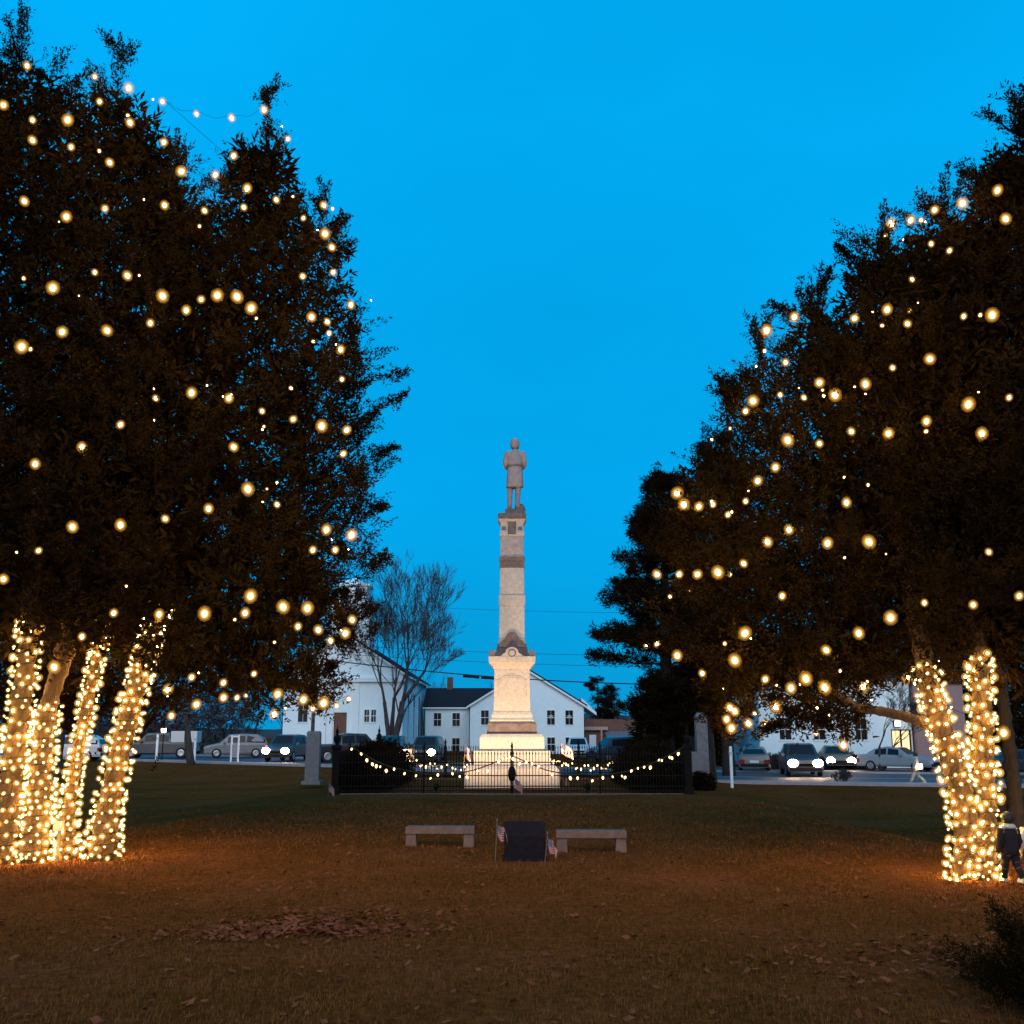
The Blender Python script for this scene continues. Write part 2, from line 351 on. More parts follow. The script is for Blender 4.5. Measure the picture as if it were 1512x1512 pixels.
class Crown:
    """several leaders, each (base, top, radius, exponent of the taper)"""
    def __init__(s, leaders): s.l = [(np.array(b, float), np.array(t, float), r, e) for b, t, r, e in leaders]
    @staticmethod
    def prof(t, e): return np.clip(np.minimum((1 - t) / .48, 1), 0, 1) ** e * np.clip(.55 + t * 5, 0, 1)
    def inside(s, p, grow=0):
        for b, t, r, e in s.l:
            u = (p[2] - b[2]) / (t[2] - b[2])
            if u < 0 or u > 1: continue
            c = b + (t - b) * u
            if math.hypot(p[0] - c[0], p[1] - c[1]) < r * float(s.prof(np.array(u), e)) + grow: return True
        return False
    def hit(s, px, py, d0, d1, fallback):
        Y = d0
        while Y < d1:
            p = at(px, py, Y)
            if s.inside(p, -.12): return at(px, py, Y - .16)
            Y += .08
        return at(px, py, fallback) if fallback else None
    def foliage(s, plumes, k=30, seed=1, L=(.35, .95), ll=.066, lw=.0135, wid=.20, core=9000, elev=(5, 40), along=11, cl=.20, cw=.034):
        g = np.random.default_rng(seed); qs = []; tot = sum(r * np.linalg.norm(t - b) for b, t, r, e in s.l); br = []
        for b, t, r, e in s.l:
            share = r * np.linalg.norm(t - b) / tot; nb = max(8, int(plumes * share / along))
            u = g.random(nb * 3); keep = g.random(nb * 3) < .12 + .88 * s.prof(u, e); u = u[keep][:nb]; nb = len(u)
            az = g.random(nb) * 2 * np.pi; el = np.radians(elev[0] + (elev[1] - elev[0]) * g.random(nb) + 25 * u ** 2)
            rr = r * s.prof(u, e) * (.55 + .58 * g.random(nb) ** 1.3) + .15
            d = np.stack([np.cos(az) * np.cos(el), np.sin(az) * np.cos(el), np.sin(el)], 1)
            base = b + (t - b) * u[:, None]; base[:, 2] -= rr * np.tan(el) * .45
            sl = g.random((nb, along)) ** .55; sl[:, 0] = 1.0
            P = base[:, None] + d[:, None] * (rr[:, None] * sl)[..., None] + g.normal(size=(nb, along, 3)) * (.16 * (1.15 - sl))[..., None] * np.minimum(rr, 2.0)[:, None, None]
            D = unit(d[:, None] * .75 + g.normal(size=(nb, along, 3)) * .42 + np.array([0, 0, .38])); D[:, 0] = unit(d + np.array([0, 0, .12]))
            Ln = (L[0] + (L[1] - L[0]) * g.random((nb, along)))
            P = P.reshape(-1, 3); D = D.reshape(-1, 3); Ln = Ln.reshape(-1)
            P = P - D * (Ln * .55)[:, None]
            qs.append(plume_quads(P, D, Ln, k, wid, ll, lw, g))
            # boughs that reach out past the rest
            m = max(4, int(nb * .075)); u2 = .06 + .86 * g.random(m); az = g.random(m) * 2 * np.pi; el = np.radians(g.uniform(2, 32, m) + 22 * u2 ** 2)
            r2 = r * s.prof(u2, e) * g.uniform(1.0, 1.2, m) + .30; d2 = np.stack([np.cos(az) * np.cos(el), np.sin(az) * np.cos(el), np.sin(el)], 1)
            c2 = b + (t - b) * u2[:, None]; c2[:, 2] -= r2 * np.tan(el) * .45
            sl2 = .55 + .45 * g.random((m, 20)); P2 = (c2[:, None] + d2[:, None] * (r2[:, None] * sl2)[..., None] + g.normal(size=(m, 20, 3)) * (.06 + .45 * (1.02 - sl2))[..., None] * .35).reshape(-1, 3)
            D2 = unit(np.repeat(d2[:, None], 20, 1) + g.normal(size=(m, 20, 3)) * .35 + np.array([0, 0, .15])).reshape(-1, 3); L2 = g.uniform(.25, .6, len(P2))
            qs.append(plume_quads(P2 - D2 * (L2 * .7)[:, None], D2, L2, k, wid, ll, lw, g))
            # tip of the leader
            tip = np.array([t + (b - t) * q * .10 for q in (0, .2, .4, .6, .8)])
            qs.append(plume_quads(tip - np.array([0, 0, .6]), unit(np.array([[0, 0, 1.0]] * 5) + g.normal(size=(5, 3)) * .12), np.full(5, .75), 120, wid * .9, ll, lw, g))
            nc = int(core * share); u = g.random(nc) * .86; c = b + (t - b) * u[:, None]
            a2 = g.random(nc) * 2 * np.pi; ro = r * s.prof(u, e) * .56 * np.sqrt(g.random(nc))
            c = c + np.stack([np.cos(a2) * ro, np.sin(a2) * ro, np.zeros(nc)], 1)
            qs.append(plume_quads(c, unit(g.normal(size=(nc, 3)) + np.array([0, 0, .3])), np.full(nc, .3), 8, .45, cl * min(1, .25 + r / 3.6), cw * min(1, .25 + r / 3.6), g))
            for j in range(0, nb, 3): br.append((base[j], base[j] + d[j] * rr[j] * .9, r))
        return np.concatenate(qs), br

def wood(name, stems, br, m, parent, limit=400):
    for pts, rad in stems: MB().tube(pts, rad, 14, jit=.07).build(name, m, parent, smooth=True)
    mb = MB()
    for a, b, r in br[:limit]:
        a = Vector(a); b = Vector(b); mid = a.lerp(b, .5) + Vector((0, 0, -.06))
        mb.tube([a, mid, b], [.035, .024, .008], 5)
    return tag(mb.build('branches', twig_d, parent, smooth=True), kind='stuff')

def smooth_path(pts, rads, n):
    """Catmull-Rom through pts"""
    P = [Vector(p) for p in pts]; out = []; ro = []
    m = len(P) - 1
    for i in range(n + 1):
        t = i / n * m; k = min(int(t), m - 1); u = t - k
        p0, p1, p2, p3 = P[max(k - 1, 0)], P[k], P[k + 1], P[min(k + 2, m)]
        out.append(.5 * ((2 * p1) + (p2 - p0) * u + (2 * p0 - 5 * p1 + 4 * p2 - p3) * u * u + (3 * p1 - p0 - 3 * p2 + p3) * u ** 3))
        ro.append(rads[k] * (1 - u) + rads[k + 1] * u)
    return out, ro

# bulbs
def glow_shell(name, col, e, tr):  # see-through emissive shell, added to imitate the soft glow around a bulb
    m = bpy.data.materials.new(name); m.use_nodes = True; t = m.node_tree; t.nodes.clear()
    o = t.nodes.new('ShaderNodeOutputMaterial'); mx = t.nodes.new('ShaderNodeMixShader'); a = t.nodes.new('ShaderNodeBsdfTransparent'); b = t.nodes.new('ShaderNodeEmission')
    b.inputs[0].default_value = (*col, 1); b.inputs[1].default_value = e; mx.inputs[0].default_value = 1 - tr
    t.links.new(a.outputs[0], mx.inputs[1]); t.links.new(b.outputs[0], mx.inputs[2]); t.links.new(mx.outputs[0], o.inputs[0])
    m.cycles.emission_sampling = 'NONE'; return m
def bulb_mesh(name, r, l, core_m, shells):
    """glowing bulb core inside nested see-through shells that imitate its halo"""
    prof = [(-1, .15), (-.8, .6), (-.35, 1), (.1, .95), (.55, .6), (.75, .3)]
    mb = MB(); mb.lathe([(z * l, q * r) for z, q in prof], n=6); nf = [len(mb.f)]
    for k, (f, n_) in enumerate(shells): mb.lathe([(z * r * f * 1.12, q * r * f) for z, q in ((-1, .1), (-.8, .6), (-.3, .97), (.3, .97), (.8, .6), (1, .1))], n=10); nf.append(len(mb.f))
    me = mb.mesh(name, smooth=True); me.materials.append(core_m)
    for _, m_ in shells: me.materials.append(m_)
    for i, p in enumerate(me.polygons): p.material_index = sum(i >= q for q in nf[:-1])
    return me
gl_a = glow_shell('glow_shell', (1, .60, .15), 2.3, .52); gl_b = glow_shell('glow_shell_thin', (1, .50, .08), 1.2, .76); gl_d = glow_shell('glow_shell_faint', (1, .44, .06), .9, .88)
gl_c = glow_shell('glow_shell_mini', (1, .54, .11), 2.2, .60)
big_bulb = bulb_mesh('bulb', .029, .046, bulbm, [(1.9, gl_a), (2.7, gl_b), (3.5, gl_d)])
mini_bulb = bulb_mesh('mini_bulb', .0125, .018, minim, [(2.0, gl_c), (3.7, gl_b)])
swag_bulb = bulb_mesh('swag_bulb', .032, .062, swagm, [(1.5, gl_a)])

def canopy_string(pix, crown, d0, d1, fb, label, group, big=.5):
    pts = []
    for px, py in pix: pts.append(crown.hit(px, py, d0, d1, fb))
    root = empty('string_lights', pts[0], 0, label, 'string lights', group)
    # cord through nearest neighbours
    left = list(range(1, len(pts))); order = [0]
    while left:
        c = pts[order[-1]]; k = min(left, key=lambda i: (pts[i] - c).length); left.remove(k); order.append(k)
    mb = MB(); o0 = pts[0]
    for a, b in zip(order, order[1:]):
        A, B = pts[a] - o0, pts[b] - o0
        mb.tube([A + Vector((0, 0, .06)), A.lerp(B, .5) + Vector((0, .1, -.08 * (B - A).length + .06)), B + Vector((0, 0, .06))], .004, 4)
    mb.build('cord', cordm, root)
    for k in range(48):                     # small dimmer bulbs of the same string, half hidden in the boughs
        px, py = pix[random.randrange(len(pix))]; p = crown.hit(px + random.gauss(0, 34), py + random.gauss(0, 22), d0, d1, None)
        if p is None: continue
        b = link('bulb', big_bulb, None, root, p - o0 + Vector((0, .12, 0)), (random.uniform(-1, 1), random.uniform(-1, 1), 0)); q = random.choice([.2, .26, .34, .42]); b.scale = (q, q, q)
    for p in pts:
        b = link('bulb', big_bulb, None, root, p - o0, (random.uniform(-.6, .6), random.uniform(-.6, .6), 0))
        q = random.choice([.6, .72, .85, .95, 1.1]); b.scale = (q, q, q)
    return root

def trunk_string(path, rads, label, group, z0, z1, pitch=.15, gap=.125):
    """cord wound round a stem with small bulbs"""
    L = [0]
    for a, b in zip(path, path[1:]): L.append(L[-1] + (b - a).length)
    def cen(s):
        k = int(np.searchsorted(L, s)) - 1; k = max(0, min(k, len(path) - 2)); u = (s - L[k]) / (L[k + 1] - L[k])
        return path[k].lerp(path[k + 1], u), rads[k] * (1 - u) + rads[k + 1] * u, (path[k + 1] - path[k]).normalized()
    root = empty('string_lights', path[0], 0, label, 'string lights', group)
    s = z0; ang = random.uniform(0, 6); cord = []; nxt = 0; bulbs = []
    while s < z1 * L[-1]:
        c, r, t = cen(s); a = t.cross(Vector((0, 1, 0))).normalized(); b = t.cross(a)
        rr = r * 1.06 + .02
        p = c + (a * math.cos(ang) + b * math.sin(ang)) * rr - path[0]
        cord.append(p)
        ds = gap / 3; th = ds / math.hypot(rr, pitch / 6.283)
        nxt += 1
        if nxt % 3 == 0:
            bulbs.append((p + (a * math.cos(ang) + b * math.sin(ang)) * .022 + Vector((0, 0, random.uniform(-.06, .06)))))
        ang += th; s += pitch * th / 6.283
    MB().tube(cord, .006, 3).build('cord', cordm, root)
    for p in bulbs[:300]:
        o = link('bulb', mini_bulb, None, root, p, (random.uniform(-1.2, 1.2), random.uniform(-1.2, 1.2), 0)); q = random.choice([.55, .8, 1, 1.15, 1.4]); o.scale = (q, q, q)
    return root

# ------------------------------------------------------------------ left cedar (several stems)
DL = 19.0
def P(px, py, Y): return tuple(at(px, py, Y))
crownL = Crown([
    (P(-60, 960, DL + .6), P(38, 10, DL + .6), 3.9, .75),
    (P(110, 960, DL + .2), P(183, 60, DL + .2), 3.4, .85),
    (P(225, 970, DL), P(262, 200, DL), 2.9, .8),
    (P(330, 1010, DL - .2), P(396, 118, DL + .3), 2.65, 1.0),
    (P(395, 1015, DL - .3), P(482, 262, DL), 1.85, .6),
    (P(395, 1055, DL - .5), P(430, 760, DL - .3), 1.35, .8),
    (P(505, 800, DL), P(520, 470, DL), .75, .8),
    (P(470, 1052, DL - .4), P(470, 860, DL - .4), .66, .5),
    (P(85, 985, DL - 1.0), P(85, 780, DL - 1.0), 1.0, .5),
    (P(515, 960, DL - .2), P(535, 690, DL - .1), .5, .6),
    (P(40, 1062, DL + 3.2), P(60, 560, DL + 2.6), 2.5, .7),
    (P(215, 1055, DL + 3.4), P(220, 700, DL + 2.6), 2.2, .6),
    (P(110, 1060, DL + 4.2), P(120, 800, DL + 4), 2.6, .5),
])
lt = empty('cedar_tree', gnd(110, 1255), 0, 'broad many-stemmed cedar hung with lights, with wrapped stems beside the roadside truck', 'tree', 'lit cedar trees')
L0 = lt.location
qL, brL = crownL.foliage(10500, 38, 3, core=14000)
qL = qL - np.array(L0)
link('crown', quads_mesh('crown', qL), leafm, lt)
def stem(pixpts, rads, D, n=18):
    pts = [at(px, py, D if not hasattr(D, '__len__') else D[i]) for i, (px, py) in enumerate(pixpts)]
    return smooth_path(pts, rads, n)
sA = stem([(2, 1272), (14, 1180), (30, 1050), (42, 940), (52, 800), (60, 500)], [.28, .21, .19, .17, .19, .1], [18.1, 18.2, 18.4, 18.6, 18.8, 19.2])
sB = stem([(48, 1262), (58, 1170), (66, 1080), (78, 1020), (110, 900), (150, 600)], [.28, .21, .19, .16, .2, .1], [18.3, 18.4, 18.5, 18.7, 18.9, 19])
sC = stem([(100, 1252), (104, 1180), (125, 1060), (152, 935), (190, 800), (240, 500)], [.16, .115, .11, .10, .14, .08], [18.9, 18.9, 18.9, 19, 19, 19])
sD = stem([(152, 1258), (162, 1180), (195, 1040), (232, 910), (290, 760), (360, 420)], [.28, .20, .18, .16, .17, .08], [18.6, 18.6, 18.7, 18.8, 19, 19])
wL = []
for pth, rr in (sA, sB, sC, sD): wL.append(([p - L0 - Vector((0, 0, .35 if i == 0 else 0)) for i, p in enumerate(pth)], rr))
w1 = wood('trunk', wL, [(Vector(a) - L0, Vector(b) - L0, r) for a, b, r in brL], bark, lt)
gtr = 'mini lights wound round cedar stems'
trunk_string(*sA, 'mini lights wound round the outermost stem, at the frame edge, of the many-stemmed cedar', gtr, -.16, .42, pitch=.2, gap=.13)
trunk_string(*sB, 'mini lights wound round the thick short stem beside the outermost one', gtr, -.16, .31, pitch=.14, gap=.12)
trunk_string(*sC, 'mini lights wound round the slender leaning stem between two thicker ones', gtr, -.16, .42, pitch=.13)
trunk_string(*sD, 'mini lights wound round the leaning cedar stem nearest the monument', gtr, -.16, .44, pitch=.17)
PIXL = [(40,97),(140,113),(147,150),(190,130),(240,150),(5,155),(48,177),(100,177),(192,181),(48,207),(105,217),(242,210),(162,240),(290,168),(342,174),(345,230),(390,162),(268,253),(318,258),(36,297),(155,308),(243,303),(302,311),(365,278),(360,306),(408,295),(425,205),(448,322),(478,303),(490,365),(480,345),(98,320),(140,402),(188,407),(78,425),(240,437),(275,458),(297,442),(321,436),(350,438),(371,455),(447,408),(460,468),(483,475),(492,402),(518,450),(486,492),(503,516),(92,490),(158,488),(222,477),(32,512),(230,588),(283,580),(338,588),(387,607),(433,619),(475,629),(512,635),(507,670),(505,560),(178,627),(121,660),(52,685),(345,660),(366,722),(409,745),(308,751),(244,766),(178,775),(107,778),(57,813),(5,855),(482,782),(519,790),(462,812),(495,812),(370,880),(418,896),(454,898),(520,915),(302,906),(168,905),(235,907),(362,905),(121,940),(30,1020),(248,1018),(283,1000),(330,1008),(375,995),(410,1025),(448,1033),(462,1046),(478,1038),(497,1042),(515,1032),(330,1030),(350,1030),(405,1055),(290,1040),(253,1057),(80,985),(440,925),(510,935),(488,946),(470,930)]
canopy_string(PIXL, crownL, 14.0, 22, DL, 'large warm bulbs strung over the crown of the many-stemmed cedar', 'strings over the cedar crowns')

# ------------------------------------------------------------------ right cedar (forked stem)
DR = 17.6
crownR = Crown([
    (P(1490, 985, DR), P(1508, 128, DR), 2.5, .8),
    (P(1400, 985, DR + .2), P(1392, 255, DR), 2.35, .8),
    (P(1310, 1000, DR + .4), P(1302, 300, DR + .2), 2.0, .7),
    (P(1220, 1010, DR + .3), P(1208, 395, DR + .3), 1.6, .7),
    (P(1150, 1000, DR + .2), P(1120, 480, DR + .3), 1.15, .6),
    (P(1110, 900, DR), P(1075, 560, DR + .2), .75, .7),
    (P(1118, 1030, DR - .2), P(1040, 660, DR), .9, .7),
    (P(1045, 975, DR), P(1000, 720, DR + .2), .75, .8),
    (P(1092, 1100, DR - .2), P(1085, 970, DR - .1), .33, .6),
    (P(1250, 1085, DR + .2), P(1240, 940, DR + .2), .75, .5),
    (P(1400, 1000, DR - 1.2), P(1400, 840, DR - 1.2), .75, .5),
    (P(1180, 1075, DR - .2), P(1180, 930, DR - .2), .9, .6),
])
rt = empty('cedar_tree', gnd(1440, 1275), 0, 'cedar with a forked light-wrapped stem, beside the two children', 'tree', 'lit cedar trees')
R0 = rt.location
qR, brR = crownR.foliage(8800, 38, 5, core=11000)
link('crown', quads_mesh('crown', qR - np.array(R0)), leafm, rt)
dR = [16.55, 16.6, 16.7, 16.9, 17.2, 17.6]
rA = stem([(1432, 1282), (1426, 1200), (1404, 1120), (1374, 1020), (1350, 900), (1300, 640)], [.29, .215, .185, .17, .17, .08], dR)
rB = stem([(1448, 1284), (1452, 1200), (1452, 1120), (1448, 1020), (1440, 900), (1420, 600)], [.28, .205, .175, .16, .16, .08], dR)
rC = stem([(1404, 1085), (1350, 1062), (1300, 1050), (1262, 1042), (1200, 1000)], [.10, .095, .08, .07, .04], [16.8, 16.9, 17, 17.1, 17.2], 10)
wR = [([p - R0 - Vector((0, 0, .35 if i == 0 else 0)) for i, p in enumerate(pth)], rr) for pth, rr in (rA, rB)]
wR.append(([p - R0 for p in rC[0]], rC[1]))
wood('trunk', wR, [(Vector(a) - R0, Vector(b) - R0, r) for a, b, r in brR], bark, rt)
trunk_string(*rA, 'dense mini lights wound round the fork that leans towards the monument', gtr, -.16, .43, pitch=.185, gap=.118)
trunk_string(*rB, 'dense mini lights wound round the upright fork next to the child', gtr, -.16, .43, pitch=.185, gap=.118)
PIXR = [(1473,281),(1421,300),(1380,310),(1360,325),(1345,325),(1316,330),(1485,323),(1375,360),(1402,370),(1347,412),(1310,457),(1262,470),(1173,468),(1132,488),(1340,478),(1423,467),(1465,465),(1373,530),(1318,543),(1160,535),(1210,565),(1278,567),(1233,583),(1187,587),(1152,583),(1112,592),(1101,607),(1430,597),(1490,587),(1368,622),(1312,640),(1257,637),(1163,650),(1210,655),(1145,690),(1119,710),(1101,740),(1010,745),(1032,748),(1075,760),(1000,728),(1053,745),(1165,782),(1133,800),(1222,802),(1283,800),(1250,742),(1460,815),(1098,832),(1060,845),(1030,848),(1003,848),(970,848),(1155,880),(1365,890),(1315,912),(1437,893),(1268,935),(1220,960),(955,953),(970,950),(1000,968),(1037,994),(1100,935),(1085,975),(1340,1000),(1275,1013),(1218,1015),(1168,1016),(1130,1003),(1190,1002),(1145,1043),(1205,1082),(1130,1070),(1105,1068),(1078,1045),(1085,1050),(1073,1062),(1080,1075),(1430,985),(1482,1082),(1245,1100),(1450,640),(1505,880)]
canopy_string(PIXR, crownR, 13.5, 20.5, DR, 'large warm bulbs strung over the crown of the fork-stemmed cedar', 'strings over the cedar crowns')

# unlit cedar behind the forked one
ot = empty('cedar_tree', gnd(1500, 1232), 0, 'bare leaning cedar trunk without lights at the frame edge behind the children', 'tree')
O0 = ot.location; D3 = O0.y
pth, rr = stem([(1500, 1235), (1497, 1160), (1487, 1080), (1474, 980), (1462, 860), (1460, 700)], [.20, .17, .15, .13, .11, .07], D3)
crown3 = Crown([(P(1560, 900, D3 + 1.5), P(1600, 180, D3 + 1.5), 2.6, .8), (P(1545, 1075, D3 + 2.5), P(1540, 700, D3 + 2), 1.5, .7)])
q3, br3 = crown3.foliage(2500, 18, 9, core=4000)
link('crown', quads_mesh('crown', q3 - np.array(O0)), leafm, ot)
wood('trunk', [([p - O0 - Vector((0, 0, .1 if i == 0 else 0)) for i, p in enumerate(pth)], rr)], [(Vector(a) - O0, Vector(b) - O0, r) for a, b, r in br3], bark, ot)

# ------------------------------------------------------------------ pine beyond the fence
def pine(px, py_top, D, label, R0=5.2, seed=4, n=46, trunks=((0, 0, .45),), base_z=None, bare=.16):
    g = np.random.default_rng(seed); rd = random.Random(seed)
    b = at(px, 1100, D); b.z = (zroad(b.x) if base_z is None else base_z) - .1
    top = at(px, py_top, D); H = top.z - b.z
    root = empty('pine_tree', b, 0, label, 'tree')
    mb = MB()
    for tx, ty, r in trunks: mb.tube([(tx, ty, 0), (tx * .9, ty, H * .5), (tx * .4, ty * .4, H * .97)], [r, r * .7, .04], 12, jit=.05)
    Ps, Ds, Ls = [], [], []
    for i in range(n):
        u = bare + (1 - bare) * (i + rd.random()) / n; z = H * u
        ln = R0 * min((1 - u) ** .55, .36 + u * 1.05) * rd.uniform(.62, 1.12) * (1 if u > bare + .12 else .8); az = rd.uniform(0, 6.283)
        up = rd.uniform(-.16, .34)
        d = Vector((math.cos(az), math.sin(az), up)); e = Vector((0, 0, z)) + d * ln
        mb.tube([(0, 0, z), tuple(Vector((0, 0, z)) + d * ln * .5 + Vector((0, 0, -.12))), tuple(e)], [.07, .05, .015], 5)
        m = int(14 + ln * 18)
        for k in range(m):
            s = rd.random() ** .7 * .95 + .08; p = Vector((0, 0, z)) + d * ln * s
            sd = Vector((-math.sin(az), math.cos(az), 0)) * rd.uniform(-1, 1) * (.95 * (1.12 - s) + .12)
            p += sd + Vector((0, 0, rd.gauss(0, .17)))
            Ps.append(p); Ds.append((d * .8 + sd * .6 + Vector((rd.uniform(-.3, .3), rd.uniform(-.3, .3), rd.uniform(.0, .4))))); Ls.append(rd.uniform(.35, .7))
    q = plume_quads(np.array([tuple(p) for p in Ps]), unit(np.array([tuple(p) for p in Ds])), np.array(Ls), 26, .4, .24, .024, g)
    link('crown', quads_mesh('crown', q), pinem, root)
    mb.build('trunk', bark_d, root, smooth=True)
    return root
pine(998, 705, 52, 'tall dark pine with layered boughs standing behind the iron fence', 4.6, 4, 125, ((-.4, 0, .42), (.75, .5, .36), (1.7, .3, .3)))
pine(1075, 640, 60, 'second tall pine, beyond the fence and mostly hidden by lit cedar boughs', 4.6, 8, 50, ((0, 0, .4),))
pine(884, 1000, 150, 'dark far evergreen just past the white gabled house', 3.6, 12, 26, ((0, 0, .3),), -.6, .1)
pine(905, 1012, 150, 'lower far evergreen between the gabled house and the pine', 3.2, 13, 24, ((0, 0, .3),), -.6, .1)

# ------------------------------------------------------------------ bare trees
def bare_tree_mesh(H, r0, seed, spread=.5, levels=6, forks=None, fine=3, twig=True):
    rd = random.Random(seed); mb = MB()
    def grow(p, d, ln, r, lv):
        n = 3 if lv > 1 else 2; pts = [p]; c = p.copy(); dd = d.copy()
        for k in range(n):
            dd = (dd + Vector((rd.uniform(-.16, .16), rd.uniform(-.16, .16), rd.uniform(-.02, .14)))).normalized()
            c = c + dd * ln / n; pts.append(c.copy())
        rads = [r * (1 - .38 * i / n) for i in range(n + 1)]
        mb.tube(pts, rads, 9 if lv >= levels - 1 else 5 if lv > 2 else 3, caps=lv >= levels)
        if lv == 0: return
        kids = 2 + (rd.random() < .55) + (lv < 3)
        for k in range(kids):
            a = rd.uniform(0, 6.283); sp = spread * rd.uniform(.55, 1.3)
            q = dd.orthogonal().normalized(); q = Matrix.Rotation(a, 3, dd) @ q
            nd = (dd * math.cos(sp) + q * math.sin(sp) + Vector((0, 0, .12))).normalized()
            st = pts[-1] if k < 2 else pts[rd.randint(1, n)]
            grow(st, nd, ln * rd.uniform(.62, .86), max(rads[-1] * rd.uniform(.55, .78), .012), lv - 1)
    for d, l, r in (forks or [(Vector((0, 0, 1)), H * .25, r0)]): grow(Vector((0, 0, -.1)), d.normalized(), l, r, levels)
    return mb.mesh('bare_tree', smooth=True)
bt = at(575, 1108, 86); bt.z = zroad(bt.x) - .1
btr = empty('bare_tree', bt, 0, 'leafless forked tree standing in front of the white church', 'tree')
link('crown', bare_tree_mesh(15, .3, 23, .46, 7, [(Vector((-.20, 0, 1)), 3.6, .22), (Vector((.30, .05, 1)), 3.7, .33), (Vector((.06, .1, 1)), 3.9, .2), (Vector((.62, -.1, 1)), 2.8, .14)]), twigm, btr).scale = (1.12, 1, 1.27)
mb = MB(); mb.lathe([(-.3, .62), (.25, .5), (.9, .42)], n=14); mb.build('trunk', bark_d, btr, smooth=True)
b2 = gnd(150, 1168, -.35); b2.y = min(b2.y, 40)
bt2 = empty('bare_tree', b2, 0, 'dark unlit trunk standing behind the lit cedar stems', 'tree')
link('crown', bare_tree_mesh(9, .16, 33, .45, 4, [(Vector((.04, 0, 1)), 3.4, .26)]), bark_d, bt2)
b3 = at(285, 1112, 66); b3.z = -.1
bt3 = empty('bare_tree', b3, 0, 'leafless leaning street tree between the truck and the silver wagon', 'tree')
link('crown', bare_tree_mesh(10, .25, 35, .5, 6, [(Vector((-.35, 0, 1)), 2.6, .30)]), bark_d, bt3)
b4 = gnd(1248, 1166, -.75)
bt4 = empty('bare_shrub', b4, 0, 'twiggy leafless shrub on the verge in front of the headlights', 'shrub')
link('twigs', bare_tree_mesh(1, .05, 37, .6, 4, [(Vector((random.uniform(-.7, .7), random.uniform(-.6, .6), 1)), .38, .018) for _ in range(9)]), twigm, bt4)
b5 = at(1300, 1115, 66); b5.z = -.4
bt5 = empty('bare_tree', b5, 0, 'small leafless tree before the house with the lit door', 'tree')
link('crown', bare_tree_mesh(7, .12, 41, .55, 6, [(Vector((-.1, 0, 1)), 1.6, .12), (Vector((.4, 0, 1)), 1.7, .09)]), twigm, bt5)
# far wood: one mass
tms = [bare_tree_mesh(13, .3, 50 + i, .42, 5) for i in range(4)]
def treeline(name, spots, label, m):
    vs, fs = [], []; n = 0
    for (x, y, s, k, rz) in spots:
        me = tms[k]; co = np.empty(len(me.vertices) * 3, np.float32); me.vertices.foreach_get('co', co); co = co.reshape(-1, 3) * s
        c, q = math.cos(rz), math.sin(rz); co = co @ np.array([[c, q, 0], [-q, c, 0], [0, 0, 1]]); co = co + np.array([x, y, zroad(x) - .3])
        vs += co.tolist(); fs += [tuple(i + n for i in p.vertices) for p in me.polygons]; n = len(vs)
    me = bpy.data.meshes.new(name); me.from_pydata(vs, [], fs); me.update()
    return tag(link(name, me, m), label, 'wood', kind='stuff')
rd = random.Random(3)
treeline('far_woods', [(-150 + i * 5.2 + rd.uniform(-2, 2), 185 + rd.uniform(-14, 25), rd.uniform(.75, 1.15), i % 4, rd.uniform(0, 6)) for i in range(60)], 'leafless wood far behind the houses', farwood)
treeline('roadside_woods', [(-85 + i * 2.6 + rd.uniform(-1, 1), 108 + rd.uniform(-6, 12), rd.uniform(.6, .95), i % 4, rd.uniform(0, 6)) for i in range(19)], 'leafless thicket beyond the road past the truck', farwood)
def undergrowth(name, x0, x1, y0, y1, h, n, label, m=farwood, seed=1):
    g = np.random.default_rng(seed); x = g.uniform(x0, x1, n); y = g.uniform(y0, y1, n); z = np.array([zroad(a) for a in x]) + g.random(n) * h
    q = plume_quads(np.stack([x, y, z], 1), unit(g.normal(size=(n, 3)) + np.array([0, 0, .8])), np.full(n, .7), 10, .4, .5, .05, g)
    return tag(link(name, quads_mesh(name, q), m), label, 'undergrowth', kind='stuff')
hill = mat('far_hill_scrub', (.045, .032, .028), .95, .4, .4, .3)
def hill_mesh():
    xs = np.linspace(-400, 400, 90); ys = np.linspace(0, 1, 6)
    vs = [(x, 230 + 60 * v, -1 + (5.5 + 2.2 * math.sin(x * .021) + 1.0 * math.sin(x * .11)) * math.sin(v * 1.57)) for v in ys for x in xs]
    fs = [(j * 90 + i, j * 90 + i + 1, (j + 1) * 90 + i + 1, (j + 1) * 90 + i) for j in range(5) for i in range(89)]
    me = bpy.data.meshes.new('hills'); me.from_pydata(vs, [], fs); me.update(); return me
tag(link('hills', hill_mesh(), hill), kind='structure')
undergrowth('roadside_scrub', -88, -26, 104, 112, 5.6, 7000, 'brown scrub under the roadside wood', seed=2)
undergrowth('evergreen_thicket', 9.0, 15.5, 76, 79, 4.6, 1700, 'dark evergreen thicket closing the view between the pine trunks', pinem, 9)
undergrowth('garden_scrub', 32, 52, 84, 90, 7.0, 3500, 'dark overgrown trees past the brick end wall', pinem, 10)
undergrowth('far_scrub', 8, 60, 120, 135, 3.2, 1500, 'dark scrub beyond the brown house', seed=3)

